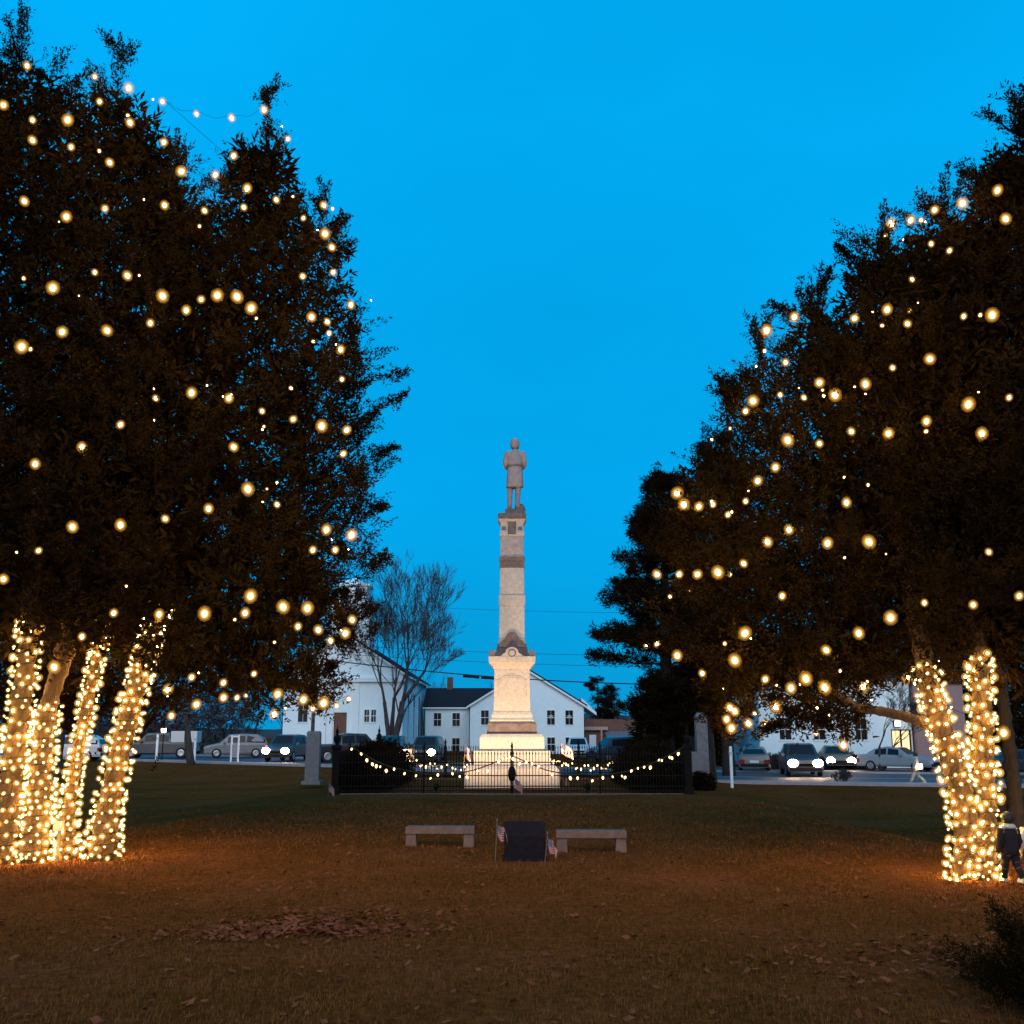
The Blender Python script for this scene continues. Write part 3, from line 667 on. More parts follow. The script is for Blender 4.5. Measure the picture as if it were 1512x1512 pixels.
# ------------------------------------------------------------------ monument
DM = 42.2
def mz(py, D=DM): return at(CX, py, D).z
KM = .02705      # metres per photograph pixel at the monument
mon = empty('soldiers_monument', (0.0, DM, 0), 0, 'tall granite monument column with stepped base and carved shield', 'monument')
def mpart(name, prof, m=granite, bevel=.02): return MB().sq([(mz(py), hw * KM) for py, hw in prof]).build(name, m, mon, bevel=bevel)
MB().sq([(-.05, 66 * KM), (mz(1133), 65 * KM), (mz(1128), 60 * KM)]).build('base_step', granite, mon, bevel=.02)
mpart('base_step', [(1128, 53.5), (1107.4, 53.5)])
mpart('base_step', [(1107.4, 45.5), (1088, 45.5), (1083.2, 42)])
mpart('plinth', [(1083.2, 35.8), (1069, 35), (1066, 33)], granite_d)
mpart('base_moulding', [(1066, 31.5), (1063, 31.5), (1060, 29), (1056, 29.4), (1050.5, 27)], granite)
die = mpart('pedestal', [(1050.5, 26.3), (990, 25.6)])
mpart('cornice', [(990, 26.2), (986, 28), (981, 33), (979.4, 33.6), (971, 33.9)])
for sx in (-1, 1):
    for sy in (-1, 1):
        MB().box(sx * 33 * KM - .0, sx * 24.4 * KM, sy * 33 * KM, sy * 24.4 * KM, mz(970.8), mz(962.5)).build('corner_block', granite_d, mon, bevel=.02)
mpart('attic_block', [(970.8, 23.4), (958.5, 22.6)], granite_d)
# roundel panel on the front of the attic
rp = []
for k in range(13):
    a = math.pi * k / 12; rp.append((9.6 * KM * math.cos(a), mz(966) + 8.2 * KM * math.sin(a)))
rp = [(16 * KM, mz(970.6)), (12 * KM, mz(967))] + rp + [(-12 * KM, mz(967)), (-16 * KM, mz(970.6))]
MB().prism_y(rp, -34.3 * KM, -23.5 * KM).build('roundel_panel', granite, mon, bevel=.012)
def disc_y(r, y0, y1, z, n=24): return MB().prism_y([(r * math.cos(2 * math.pi * k / n), z + r * math.sin(2 * math.pi * k / n)) for k in range(n)], y0, y1)
ro = disc_y(5.6 * KM, -34.9 * KM, -34.25 * KM, mz(966.5)).build('roundel', granite_d, mon)
disc_y(4.2 * KM, -35.6 * KM, -34.95 * KM, mz(966.5)).build('boss', granite, ro, bevel=.02)
# shaft foot, scalloped gable, shaft and bands
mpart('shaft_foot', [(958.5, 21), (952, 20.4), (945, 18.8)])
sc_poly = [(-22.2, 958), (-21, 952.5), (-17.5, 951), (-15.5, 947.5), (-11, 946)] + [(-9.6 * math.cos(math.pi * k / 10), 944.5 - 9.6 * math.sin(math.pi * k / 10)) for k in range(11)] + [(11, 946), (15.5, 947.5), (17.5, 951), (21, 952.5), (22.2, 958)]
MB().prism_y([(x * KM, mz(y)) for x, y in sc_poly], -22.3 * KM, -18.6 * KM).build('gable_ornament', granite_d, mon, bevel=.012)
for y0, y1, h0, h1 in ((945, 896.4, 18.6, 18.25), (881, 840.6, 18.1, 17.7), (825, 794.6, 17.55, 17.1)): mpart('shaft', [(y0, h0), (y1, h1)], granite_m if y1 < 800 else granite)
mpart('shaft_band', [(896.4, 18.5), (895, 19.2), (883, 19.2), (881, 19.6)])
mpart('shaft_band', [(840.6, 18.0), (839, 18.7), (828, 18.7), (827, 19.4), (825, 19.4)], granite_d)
for zc in (889, 834):          # carved rosettes on the bands
    for k in (-1.5, -.5, .5, 1.5): disc_y(3.0 * KM, -19.55 * KM, -18.5 * KM, mz(zc) , 12).build('rosette', granite if zc > 850 else granite_d, mon).location.x = k * 8 * KM
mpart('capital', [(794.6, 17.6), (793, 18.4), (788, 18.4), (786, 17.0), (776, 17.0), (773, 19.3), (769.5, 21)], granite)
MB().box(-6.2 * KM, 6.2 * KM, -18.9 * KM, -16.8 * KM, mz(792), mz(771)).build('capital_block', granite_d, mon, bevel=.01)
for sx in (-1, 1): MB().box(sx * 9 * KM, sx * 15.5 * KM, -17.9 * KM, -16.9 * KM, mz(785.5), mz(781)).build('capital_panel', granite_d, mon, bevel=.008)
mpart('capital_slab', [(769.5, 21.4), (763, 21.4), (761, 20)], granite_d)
disc_y(4 * KM, -22.0 * KM, -21.2 * KM, mz(766), 18).build('capital_rosette', granite_d, mon, bevel=.008)
# shield in relief
sh = [(0, 995.5), (5, 998.5), (12, 999.5), (17, 1003), (22.5, 1005.5), (20.4, 1011), (20.8, 1020), (21.6, 1030), (19.5, 1037), (14, 1042), (6, 1044), (0, 1048)]
sh = sh + [(-x, y) for x, y in sh[-2:0:-1]]
shield = MB().prism_y([(x * KM * .98, mz(y)) for x, y in sh], -26.9 * KM, -25.2 * KM).build('shield', granite, mon, bevel=.02)
MB().prism_y([(x * KM * .88, mz(1022 + (y - 1022) * .88)) for x, y in sh], -27.35 * KM, -26.95 * KM).build('shield_field', granite, shield, bevel=.008)
for k in range(-3, 4):
    MB().box(k * 5 * KM - .02, k * 5 * KM + .02, -27.75 * KM, -27.4 * KM, mz(1038), mz(1016)).build('shield_stripe', granite, shield)
# statue, seen from behind
HS = mz(648) - mz(755)
st = empty('statue', (0.12, DM, mz(761)), 0, 'stone soldier in a belted long coat standing on top of the column', 'statue')
MB().sq([(0, 15.2 * KM), (mz(753.5) - mz(761), 14.6 * KM)]).build('statue_base', granite_d, st, bevel=.02)
bz = mz(754) - mz(761); S = HS / 1.78
stone = mat('statue_stone', (.36, .26, .235), .85, .2, 4, .3, 30)
def skin_body(name, verts, edges, rad, m, parent, root_i=0, sub=2, loc=(0, 0, 0), scale=1.0, smooth=True):
    me = bpy.data.meshes.new(name); me.from_pydata(verts, edges, []); o = link(name, me, m, parent, loc); o.scale = (scale,) * 3
    sk = o.modifiers.new('Skin', 'SKIN'); sk.use_smooth_shade = smooth
    for i, r in enumerate(rad):
        r = r if hasattr(r, '__len__') else (r, r); me.skin_vertices[0].data[i].radius = r; me.skin_vertices[0].data[i].use_root = (i == root_i)
    ss = o.modifiers.new('Sub', 'SUBSURF'); ss.levels = sub; ss.render_levels = sub
    return o
# y forward = +Y (facing away from the camera)
bv = [(0, 0, .92), (0, 0, 1.12), (0, .0, 1.34), (0, 0, 1.45), (0, .01, 1.53), (0, .02, 1.66), (0, .02, 1.74),
      (-.10, 0, .86), (-.12, .02, .48), (-.125, 0, .08), (-.14, .14, .05),
      (.10, 0, .86), (.07, -.02, .48), (.06, -.04, .08), (.09, .10, .05),
      (-.19, 0, 1.40), (-.235, -.03, 1.14), (-.18, .18, 1.06), (-.06, .27, 1.08),
      (.19, 0, 1.40), (.235, -.03, 1.14), (.18, .18, 1.06), (.04, .27, 1.12)]
be = [(0, 1), (1, 2), (2, 3), (3, 4), (4, 5), (5, 6), (0, 7), (7, 8), (8, 9), (9, 10), (0, 11), (11, 12), (12, 13), (13, 14), (2, 15), (15, 16), (16, 17), (17, 18), (2, 19), (19, 20), (20, 21), (21, 22)]
br_ = [.15, .14, .16, .07, .062, .098, .07, .11, .075, .06, .05, .11, .075, .06, .05, .085, .07, .055, .045, .085, .07, .055, .045]
skin_body('body', bv, be, br_, stone, st, 0, 2, (0, 0, bz), S)
def oval(z, rx, ry, n=22, cy=0, amp=0.0, fr=6, ph=0): return [(rx * (1 + amp * math.sin(fr * a + ph)) * math.cos(a), cy + ry * (1 + amp * math.sin(fr * a + ph)) * math.sin(a), z) for a in (2 * math.pi * k / n for k in range(n))]
def sc_(rs, k): return [[(x * k, y * k, z * k) for x, y, z in r] for r in rs]
coat = MB().loft(sc_([oval(.56, .205, .17, amp=.05, fr=7), oval(.60, .207, .172, amp=.04, fr=7), oval(.85, .195, .16, amp=.025, fr=7), oval(1.05, .178, .145), oval(1.10, .172, .14), oval(1.25, .20, .15), oval(1.38, .195, .13), oval(1.45, .11, .10), oval(1.475, .075, .08)], S)).build('coat', stone, st, (0, 0, bz), smooth=True)
MB().loft(sc_([oval(1.055, .186, .153), oval(1.10, .184, .152)], S)).build('belt', granite_d, coat)
cap = MB().loft(sc_([oval(1.52, .085, .095, cy=.01), oval(1.60, .116, .118, cy=.005), oval(1.70, .112, .112, cy=.01), oval(1.76, .075, .08, cy=.01), oval(1.785, .02, .02, cy=.01)], S)).build('hair', stone, st, (0, 0, bz), smooth=True)
for s_ in (-1, 1): MB().loft(sc_([[(s_ * .20 + x, y, z) for x, y, z in oval(1.405 + .02 * k, .055 - .012 * k, .05 - .01 * k, 10)] for k in (0, 1)], S)).build('epaulette', granite_d, st, (0, 0, bz))
MB().tube([(0.02 * S, .30 * S, .02), (.05 * S, .27 * S, .7 * S), (.18 * S, .20 * S, 1.44 * S)], [.035 * S, .03 * S, .018 * S], 8).build('musket', granite_d, st, (0, 0, bz))
MB().lathe([(0, .11 * S), (.1 * S, .08 * S), (.17 * S, .03 * S)], .15 * S, .02, 12).build('tree_stump', granite_d, st, (0, 0, bz), smooth=True)

# ground floodlights inside the fence, aimed at the monument
def flood(x, y, label, e):
    f = empty('floodlight', (x, y, height(x, y)), 0, label, 'floodlight', 'floodlights at the monument foot')
    MB().lathe([(0, .09), (.02, .09), (.025, .03), (.14, .03)], n=12).build('stand', iron, f)
    tgt = Vector((0, DM - .6, 5.0)); src = Vector((x, y, .28)); dr = (tgt - src)
    q = dr.to_track_quat('-Z', 'Y').to_euler()
    h = MB().lathe([(-.02, .02), (-.02, .105), (0, .11), (.14, .08), (.16, .02)], n=16).build('housing', iron, f, (0, 0, .24)); h.rotation_euler = q
    lb = bpy.data.lights.new('flood_lamp', 'SPOT'); lo = bpy.data.objects.new('flood_lamp', lb); COL.objects.link(lo)
    lb.energy = e; lb.color = (1, .72, .45); lb.spot_size = R(110); lb.spot_blend = .9; lb.shadow_soft_size = .08
    lo.parent = f; lo.location = (dr.normalized() * .06) + Vector((0, 0, .24)); lo.rotation_euler = q
flood(-2.6, 37.6, 'small floodlight on the lawn inside the fence, under the lower swag of lights', 1550)
flood(2.6, 37.6, 'small floodlight on the lawn inside the fence, across from its twin', 1550)

# ------------------------------------------------------------------ iron fence
FY0, FY1, FX = 36.7, 47.6, 5.98
ph = 1.42
pk = MB(); pk.box(-.011, .011, -.011, .011, .03, ph - .1); pk.add([(-.026, -.012, ph - .1), (.026, -.012, ph - .1), (.026, .012, ph - .1), (-.026, .012, ph - .1), (0, 0, ph + .05)], [(0, 1, 2, 3), (0, 1, 4), (1, 2, 4), (2, 3, 4), (3, 0, 4)])
picket = pk.mesh('picket'); picket.materials.append(iron)
postm = MB().sq([(0, .16), (.25, .16), (.28, .12), (1.5, .12), (1.53, .16), (1.62, .16), (1.66, .10)])
postm.lathe([(1.66, .05), (1.74, .06), (1.8, .11), (1.9, .12), (1.98, .06), (2.02, .03), (2.06, .055), (2.14, .05), (2.2, .02), (2.36, .004)], n=12)
post_me = postm.mesh('post'); post_me.materials.append(iron)
thinpost = MB().sq([(0, .035), (1.5, .035)]); thinpost.lathe([(1.5, .03), (1.54, .05), (1.6, .035), (1.72, .004)], n=8)
thin_me = thinpost.mesh('line_post'); thin_me.materials.append(iron)
def fence(ax, ay, bx, by, label, posts=True, gate=False):
    ang = math.atan2(by - ay, bx - ax); L = math.hypot(bx - ax, by - ay)
    f = empty('iron_fence', (ax, ay, 0), ang, label, 'fence', 'iron fence sides around the monument')
    MB().box(0.16, L - .16, -.11, .11, -.15, .035).build('kerb_stone', bench_st, f, bevel=.01)
    for z in (.12, .27, .62, 1.06): MB().box(.1, L - .1, -.02, .02, z - .018, z + .018).build('rail', iron, f)
    n = int(L / .107)
    for i in range(1, n):
        x = L * i / n
        if abs(x - L / 2) < .05 and gate: continue
        link('picket', picket, None, f, (x, 0, 0), (0, 0, random.uniform(-.05, .05)))
    for k in (1, 2, 3): link('line_post', thin_me, None, f, (L * k / 4, 0.0, .035))
    if posts:
        for x in (0, L): link('post', post_me, None, f, (x, 0, -.02))
    if gate:
        g = MB().lathe([(-.2, .03), (.1, .03), (.14, .06), (.3, .035), (.5, .035)], L / 2, -.05, 10).build('gate_stop', iron, f)
        MB().lathe([(.42, .02), (.48, .10), (.62, .14), (.78, .13), (.9, .08), (.95, .02)], L / 2, -.1, 14).build('lantern', iron, g, smooth=True)
fence(-FX, FY0, FX, FY0, 'front side of the black iron picket fence, nearest the benches', True, True)
fence(-FX * .985, FY1, FX * .985, FY1, 'rear side of the black iron fence, behind the monument towards the road', True)
fence(-FX, FY0 + .25, -FX * .985, FY1 - .25, 'side of the iron fence receding behind the shorter granite marker', False)
fence(FX, FY0 + .25, FX * .985, FY1 - .25, 'side of the iron fence receding behind the taller granite marker', False)
# clipped shrubs growing along inside the two fence sides
def shrub(loc, sx, sy, sz, n, label, name='evergreen_shrub', m=pinem, seed=1, group=None, ll=.10, lw=.02):
    g = np.random.default_rng(seed)
    root = empty(name, loc, 0, label, 'shrub', group)
    d = unit(g.normal(size=(n, 3))); d[:, 2] = np.abs(d[:, 2]); rr = g.random(n) ** .35
    p = d * rr[:, None] * np.array([sx, sy, sz]) * (1 + .14 * np.sin(d[:, :1] * 9) * np.cos(d[:, 1:2] * 7))
    q = plume_quads(p, unit(d + g.normal(size=(n, 3)) * .5 + np.array([0, 0, .35])), np.full(n, min(sx, sz) * .4), 14, .35, ll, lw, g)
    link('foliage', quads_mesh('foliage', q), m, root)
    mb = MB()
    for k in range(6):
        a = k * 1.05; mb.tube([(0, 0, -.05), (math.cos(a) * sx * .3, math.sin(a) * sy * .3, sz * .4), (math.cos(a) * sx * .6, math.sin(a) * sy * .6, sz * .7)], [.03, .02, .008], 5)
    mb.build('stem', bark_d, root); return root
for sx in (-1, 1):
    for k, y in enumerate((38.4, 40.6, 42.9, 45.2)):
        shrub((sx * 5.2, y, 0), .85, 1.25, 1.36 + .1 * (k % 2), 1300, ['nearest', 'second nearest', 'third nearest', 'farthest'][k] + ' clipped evergreen shrub inside the fence by the ' + ('shorter' if sx < 0 else 'taller') + ' granite marker', seed=10 + k + sx, group='shrubs inside the fence')
shrub(gnd(1036, 1166, 0), .42, .4, .5, 500, 'low dark shrub at the foot of the taller granite marker', seed=31)

# swags of lights and garland on the fence
def swag(pix, D, label):
    pts = [at(px, py, D) for px, py in pix]; o0 = pts[0]
    sp, _ = smooth_path(pts, [1] * len(pts), 120)
    root = empty('light_garland', o0, 0, label, 'string lights', 'light garlands on the fence')
    MB().tube([p - o0 for p in sp], .02, 5).build('garland', hosem, root)
    g = random.Random(len(pix)); s = 3
    while s < 118:
        p = sp[int(s)] - o0 + Vector((0, -.04, -.07 + g.uniform(-.12, .10)))
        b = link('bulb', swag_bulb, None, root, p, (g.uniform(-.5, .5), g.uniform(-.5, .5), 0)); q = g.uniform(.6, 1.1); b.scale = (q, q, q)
        s += g.choice([1.6, 2.2, 2.2, 3.0, 4.4])
swag([(512, 1098), (535, 1112), (556, 1124), (580, 1133), (620, 1141), (660, 1143), (700, 1137), (735, 1124), (755, 1117), (775, 1124), (810, 1138), (850, 1143), (890, 1144), (925, 1139), (960, 1128), (990, 1114), (1010, 1103)], FY0 - .06, 'long double swag of warm lights along the front of the fence')
swag([(566, 1103), (585, 1110), (610, 1122), (650, 1129), (690, 1130), (720, 1122), (740, 1116)], FY1 - .08, 'swag of warm lights on the rear fence nearer the church')
swag([(800, 1114), (815, 1120), (840, 1127), (875, 1131), (900, 1127), (925, 1118), (947, 1111)], FY1 - .08, 'swag of warm lights on the rear fence nearer the pine')

# ------------------------------------------------------------------ flags
def flag_mesh(wd, ht, droop, seed):
    rd = random.Random(seed); nx, ny = 12, 10; vs = []; fs = []; uv = []
    for j in range(ny + 1):
        for i in range(nx + 1):
            u, v = i / nx, j / ny
            fold = .035 * math.sin(u * 9 + v * 2 + seed) * (.3 + u)
            x = wd * u * (1 - .55 * droop) + fold * .4; z = -ht * (1 - v) - droop * wd * u * .85 - .03 * math.sin(u * 6 + v)
            vs.append((x, fold, z)); uv.append((u, v))
    for j in range(ny):
        for i in range(nx): fs.append((j * (nx + 1) + i, j * (nx + 1) + i + 1, (j + 1) * (nx + 1) + i + 1, (j + 1) * (nx + 1) + i))
    me = bpy.data.meshes.new('flag'); me.from_pydata(vs, [], fs); l = me.uv_layers.new(name='UVMap')
    for lp in me.loops: l.data[lp.index].uv = uv[lp.vertex_index]
    me.polygons.foreach_set('use_smooth', [True] * len(fs)); me.materials.append(flag_cloth); return me
def flag(base, h, wd, ht, lean, rz, droop, seed, label):
    f = empty('hand_flag', base, rz, label, 'flag', 'small flags on sticks')
    s = MB().tube([(0, 0, -.05), (lean * h, 0, h)], [.008, .006], 6); s.lathe([(h - .01, .004), (h + .015, .014), (h + .05, .002)], lean * h, 0, 6)
    s.build('stick', wood_pole, f)
    link('cloth', flag_mesh(wd, ht, droop, seed), None, f, (lean * h * .97 + .005, 0, h * .97))
flag(gnd(731, 1272), .66, .32, .22, .05, .1, .78, 1, 'small striped flag drooping on a stick with a bare tip, by the dark memorial stone')
flag(gnd(804, 1274), .46, .30, .20, .12, -.2, .85, 2, 'small striped flag hanging at the other end of the dark memorial stone')
flag(gnd(759, 1176), .62, .42, .30, .05, .15, .75, 3, 'small flag leaning against the fence below the lantern')
flag(gnd(484, 1178), .5, .30, .24, .05, 0, .9, 4, 'small flag planted in grass near the shorter granite marker')
flag(at(683, 1150, 38.2), 1.22, .5, .42, .08, 0, .8, 5, 'flag on a stick inside the fence on the church side of the monument')
flag(at(828, 1150, 38.2), 1.30, .62, .36, .02, .1, .55, 6, 'flag on a stick inside the fence on the pine side of the monument')
flag(at(832, 1166, 37.6), .5, .34, .26, .02, .1, .8, 7, 'low flag behind the pickets under the lower swag')

# ------------------------------------------------------------------ benches, memorial stone, markers
def bench(px, py, w_, label, tilt=0):
    p = gnd(px, py); b = empty('stone_bench', p, tilt, label, 'bench', 'low stone benches')
    MB().box(-w_ / 2, w_ / 2, -.2, .2, .235, .36).build('seat', bench_st, b, bevel=.015)
    for s in (-1, 1): MB().loft([[(s * w_ * .42 + dx, dy, z) for dx, dy in ((-k, -.16), (k, -.16), (k, .16), (-k, .16))] for z, k in ((-.06, .105), (.235, .09))]).build('leg', bench_st, b, bevel=.012)
bench(650, 1249, 1.30, 'low stone bench on the church side of the memorial stone')
bench(873, 1256, 1.28, 'low stone bench on the pine side of the memorial stone', -.03)
ms = empty('memorial_stone', gnd(775, 1272), 0, 'low dark memorial stone with slanted top between two benches', 'memorial')
MB().prism_x([(-.02, -.05), (.46, -.05), (.46, .60), (.30, .63), (.06, .50), (-.02, .42)], -.35, .35).build('block', slate, ms, bevel=.02)
MB().box(-.38, .38, -.06, .5, -.08, .05).build('footing', slate, ms, bevel=.015)
g1 = empty('granite_marker', (gnd(478, 1158).x, 40.8, height(-7.3, 40.8)), 0, 'shorter grey granite marker standing beside the fence towards the church', 'marker')
g1z = at(480, 1158, 40.8).z - g1.location.z
MB().sq([(g1z, .36), (g1z + .13, .35)]).build('footing', granite_g, g1, bevel=.015)
MB().loft([[(x * k, y * k, z) for x, y in ((-.27, -.2), (.27, -.2), (.27, .2), (-.27, .2))] for z, k in ((g1z + .13, 1), (g1z + 1.88, .93), (g1z + 1.96, .8))]).build('block', granite_g, g1, bevel=.012)
g2y = 42.0; g2x = at(1036, 1100, g2y).x
g2 = empty('granite_marker', (g2x, g2y, height(g2x, g2y)), 0, 'taller pale granite pillar with chamfered top beside the fence', 'marker')
z0 = at(1036, 1150, g2y).z - g2.location.z; zt = at(1036, 1052, g2y).z - g2.location.z
MB().sq([(min(z0, 0) - .1, .23), (zt - .13, .215), (zt, .12)]).build('pillar', granite_g, g2, bevel=.01)
g3 = empty('granite_block', (at(1031, 1150, 41.0).x, 41.2, height(7.2, 41.2)), 0, 'short granite block set against the foot of the taller pillar', 'marker')
MB().box(-.28, .26, -.15, .15, -.2, at(1031, 1110, 41.2).z - g3.location.z).build('block', granite_g, g3, bevel=.015)
# electrical stake by the lit stems
sk = empty('outlet_stake', gnd(84, 1272), 0, 'small wooden stake with an outlet box below the lit cedar stems', 'outlet')
MB().box(-.035, .035, -.02, .02, -.05, .72).build('stake', wood_pole, sk, bevel=.005); MB().box(-.085, .085, -.08, -.02, .50, .66).build('outlet_box', concrete, sk, bevel=.01)
MB().tube([(0, -.05, .5), (-.1, -.1, .2), (-.35, -.1, .02), (-.9, .1, .02)], .01, 5).build('cable', cordm, sk)

# ------------------------------------------------------------------ buildings
def wall_holes(u0, u1, v0, v1, holes, y=0.0, depth=.14, top=None):
    """vertical wall in the xz plane at y with recessed openings; top(x) gives a gable line"""
    mb = MB(); us = sorted({u0, u1, *[h[0] for h in holes], *[h[1] for h in holes]}); vs = sorted({v0, v1, *[h[2] for h in holes], *[h[3] for h in holes]})
    for a, b in zip(us, us[1:]):
        for c, d in zip(vs, vs[1:]):
            m = ((a + b) / 2, (c + d) / 2)
            if any(h[0] < m[0] < h[1] and h[2] < m[1] < h[3] for h in holes): continue
            mb.add([(a, y, c), (b, y, c), (b, y, d), (a, y, d)], [(0, 1, 2, 3)])
    for h in holes:
        a, b, c, d = h[:4]
        mb.add([(a, y, c), (b, y, c), (b, y, d), (a, y, d), (a, y + depth, c), (b, y + depth, c), (b, y + depth, d), (a, y + depth, d)], [(0, 1, 5, 4), (1, 2, 6, 5), (2, 3, 7, 6), (3, 0, 4, 7)])
    return mb
def window(parent, a, b, c, d, y=0.0, glass=None, bars=True, tr=None, curtains=False):
    """frame in the opening plus glazing set back; one part with sub-parts"""
    tr = tr or trim_w; fw = .07
    mb = MB(); mb.box(a - fw, a, y - .03, y + .05, c - fw, d + fw); mb.box(b, b + fw, y - .03, y + .05, c - fw, d + fw); mb.box(a, b, y - .03, y + .05, d, d + fw); mb.box(a - .06, b + .06, y - .07, y + .05, c - fw - .02, c)
    w_ = mb.build('window', tr, parent)
    MB().box(a, b, y + .10, y + .12, c, d).build('pane', glass or pane, w_)
    if bars:
        mb = MB(); mb.box(a, b, y + .06, y + .095, (c + d) / 2 - .025, (c + d) / 2 + .025); mb.box((a + b) / 2 - .012, (a + b) / 2 + .012, y + .075, y + .097, c, d); mb.build('sash_bar', tr, w_)
    if curtains:
        mb = MB()
        for (p, q) in ((a + .03, a + (b - a) * .3), (b - (b - a) * .3, b - .03)): mb.box(p, q, y + .125, y + .14, c, d)
        mb.build('curtain', curtain, w_)
    return w_
def gable_roof(parent, x0, x1, y0, y1, ze, zp, ov=.4, th=.16, m=None, rake=True):
    xm = (x0 + x1) / 2; k = (zp - ze) / (xm - x0)
    for s, xe in ((-1, x0 - ov), (1, x1 + ov)):
        zE = ze - k * ov
        MB().prism_y([(xe, zE), (xm, zp), (xm, zp + th), (xe, zE + th)], y0 - ov, y1 + ov).build('roof', m or roofm, parent)
        if rake: MB().prism_y([(xe - s * .0, zE - .2), (xm, zp - .2), (xm, zp - .004), (xe, zE - .004)], y0 - ov - .02, y0 - ov + .1).build('rake_board', trim_w, parent)
        if rake: MB().box(min(xe, xe - s * .12), max(xe, xe - s * .12), y0 - ov + .11, y1 + ov, zE - .16, zE - .003).build('eave_board', trim_w, parent)

# gabled house
DH = 105.0; hz = -.75
def HX(px, D=DH): return at(px, 1060, D).x
def HZ(py, D=DH): return at(CX, py, D).z
ho = empty('white_house', (0, DH, 0), 0, 'white clapboard house with its broad gable facing the lawn behind the monument', 'house')
x0, x1 = HX(694), HX(862); ze, zp = HZ(1040), HZ(988); xm = (x0 + x1) / 2
wins = []
for px in (716, 813.5, 840.5):
    a = HX(px) - .37; wins.append((a, a + .74, HZ(1070), HZ(1049)))
for px in (716, 813.5, 840.5, 745):
    a = HX(px) - .37; wins.append((a, a + .74, HZ(1109), HZ(1089)))
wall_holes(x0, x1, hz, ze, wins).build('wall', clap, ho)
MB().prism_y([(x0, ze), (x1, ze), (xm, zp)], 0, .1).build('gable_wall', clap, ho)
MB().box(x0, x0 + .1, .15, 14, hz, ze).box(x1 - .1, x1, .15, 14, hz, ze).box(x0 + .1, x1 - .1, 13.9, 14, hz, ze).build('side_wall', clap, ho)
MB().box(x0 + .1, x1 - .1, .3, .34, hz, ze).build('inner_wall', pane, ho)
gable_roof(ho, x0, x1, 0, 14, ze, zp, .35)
for i, (a, b, c, d) in enumerate(wins):
    ww = window(ho, a, b, c, d, bars=True, tr=clap if i < 1 else trim_w, curtains=i in (4, 5))
    if i in (1, 2):
        cx_, cz_ = (a + b) / 2, (c + d) / 2 + .1; stp = [((.28 if k % 2 == 0 else .12) * math.sin(k * math.pi / 5) + cx_, (.28 if k % 2 == 0 else .12) * math.cos(k * math.pi / 5) + cz_) for k in range(10)]
        MB().prism_y(stp, .02, .05).build('star_ornament', curtain, ww)
for xx in (x0, x1 - .16): MB().box(xx, xx + .16, -.03, -.002, hz, ze - .2).build('corner_board', trim_w, ho)
# wing with the dark roof
DW = 109.0
wg = empty('house_wing', (0, DW, 0), 0, 'low white wing with a dark roof and brick chimney joined to the gabled house', 'house')
a0, a1 = HX(628, DW), HX(693, DW); ez, rz_ = HZ(1043, DW), HZ(1018, DW + 4)
wins = []
for px in (646, 673.5):
    a = HX(px, DW) - .37; wins += [(a, a + .74, HZ(1072, DW), HZ(1053, DW)), (a, a + .74, HZ(1110, DW), HZ(1090, DW))]
wall_holes(a0, a1, hz, ez, wins).build('wall', clap, wg)
MB().box(a0, a0 + .1, .15, 8, hz, ez).box(a0 + .1, a1, 7.9, 8, hz, ez).build('side_wall', clap, wg)
MB().prism_x([(0, ez), (8, ez), (4, rz_)], a0 + .001, a0 + .1).build('gable_wall', clap, wg)
MB().prism_x([(-.35, ez - .1), (4, rz_), (4, rz_ + .15), (-.35, ez + .05)], a0 - .25, a1 + 2.2).build('roof', roofm, wg)
MB().prism_x([(8.35, ez - .1), (4, rz_), (4, rz_ + .15), (8.35, ez + .05)], a0 - .25, a1 + 2.2).build('roof', roofm, wg)
MB().box(a0 - .25, a1 - .05, -.36, -.26, ez - .24, ez - .104).build('eave_board', trim_w, wg)
cxx = HX(664, DW + 4)
MB().box(cxx - .3, cxx + .3, 3.6, 4.4, rz_ - .4, HZ(1000, DW + 4)).build('chimney', brickm, wg, bevel=.02)
for i, (a, b, c, d) in enumerate(wins): window(wg, a, b, c, d, curtains=i % 2 == 1)
MB().box(a0 + .05, a1, .3, .34, hz, ez).build('inner_wall', pane, wg)
# lean-to and brown house
MB_l = empty('brown_house', (0, 112, 0), 0, 'brown low house with a pale fascia and grey roof between white house and pine', 'house')
lx0, lx1 = HX(864, 112), HX(905, 112)
MB().prism_y([(lx0 - .3, HZ(1040, 112)), (HX(882, 112), HZ(1056, 112)), (HX(882, 112), HZ(1052, 112)), (lx0 - .3, HZ(1030, 112))], 1, 10).build('lean_to_roof', trim_w, MB_l)
MB().box(lx0, HX(950, 112), .3, 8, hz, HZ(1062, 112)).build('wall', brownwall, MB_l)
MB().box(lx0 - .1, HX(897, 112), -.2, .25, HZ(1078, 112), HZ(1073, 112)).build('fascia', paleboard, MB_l)
MB().prism_x([(-6, HZ(1106, 112)), (1, HZ(1080, 112)), (1, HZ(1077, 112)), (-6, HZ(1103, 112))], HX(893, 112), HX(952, 112)).build('roof', greyroof, MB_l)
MB().box(HX(885, 112), HX(887, 112), -1.5, -1.2, hz, HZ(1078, 112)).build('porch_post', paleboard, MB_l)
MB().box(HX(870, 112), HX(880, 112), .2, .29, hz + .1, HZ(1085, 112)).build('door', trim_w, MB_l)
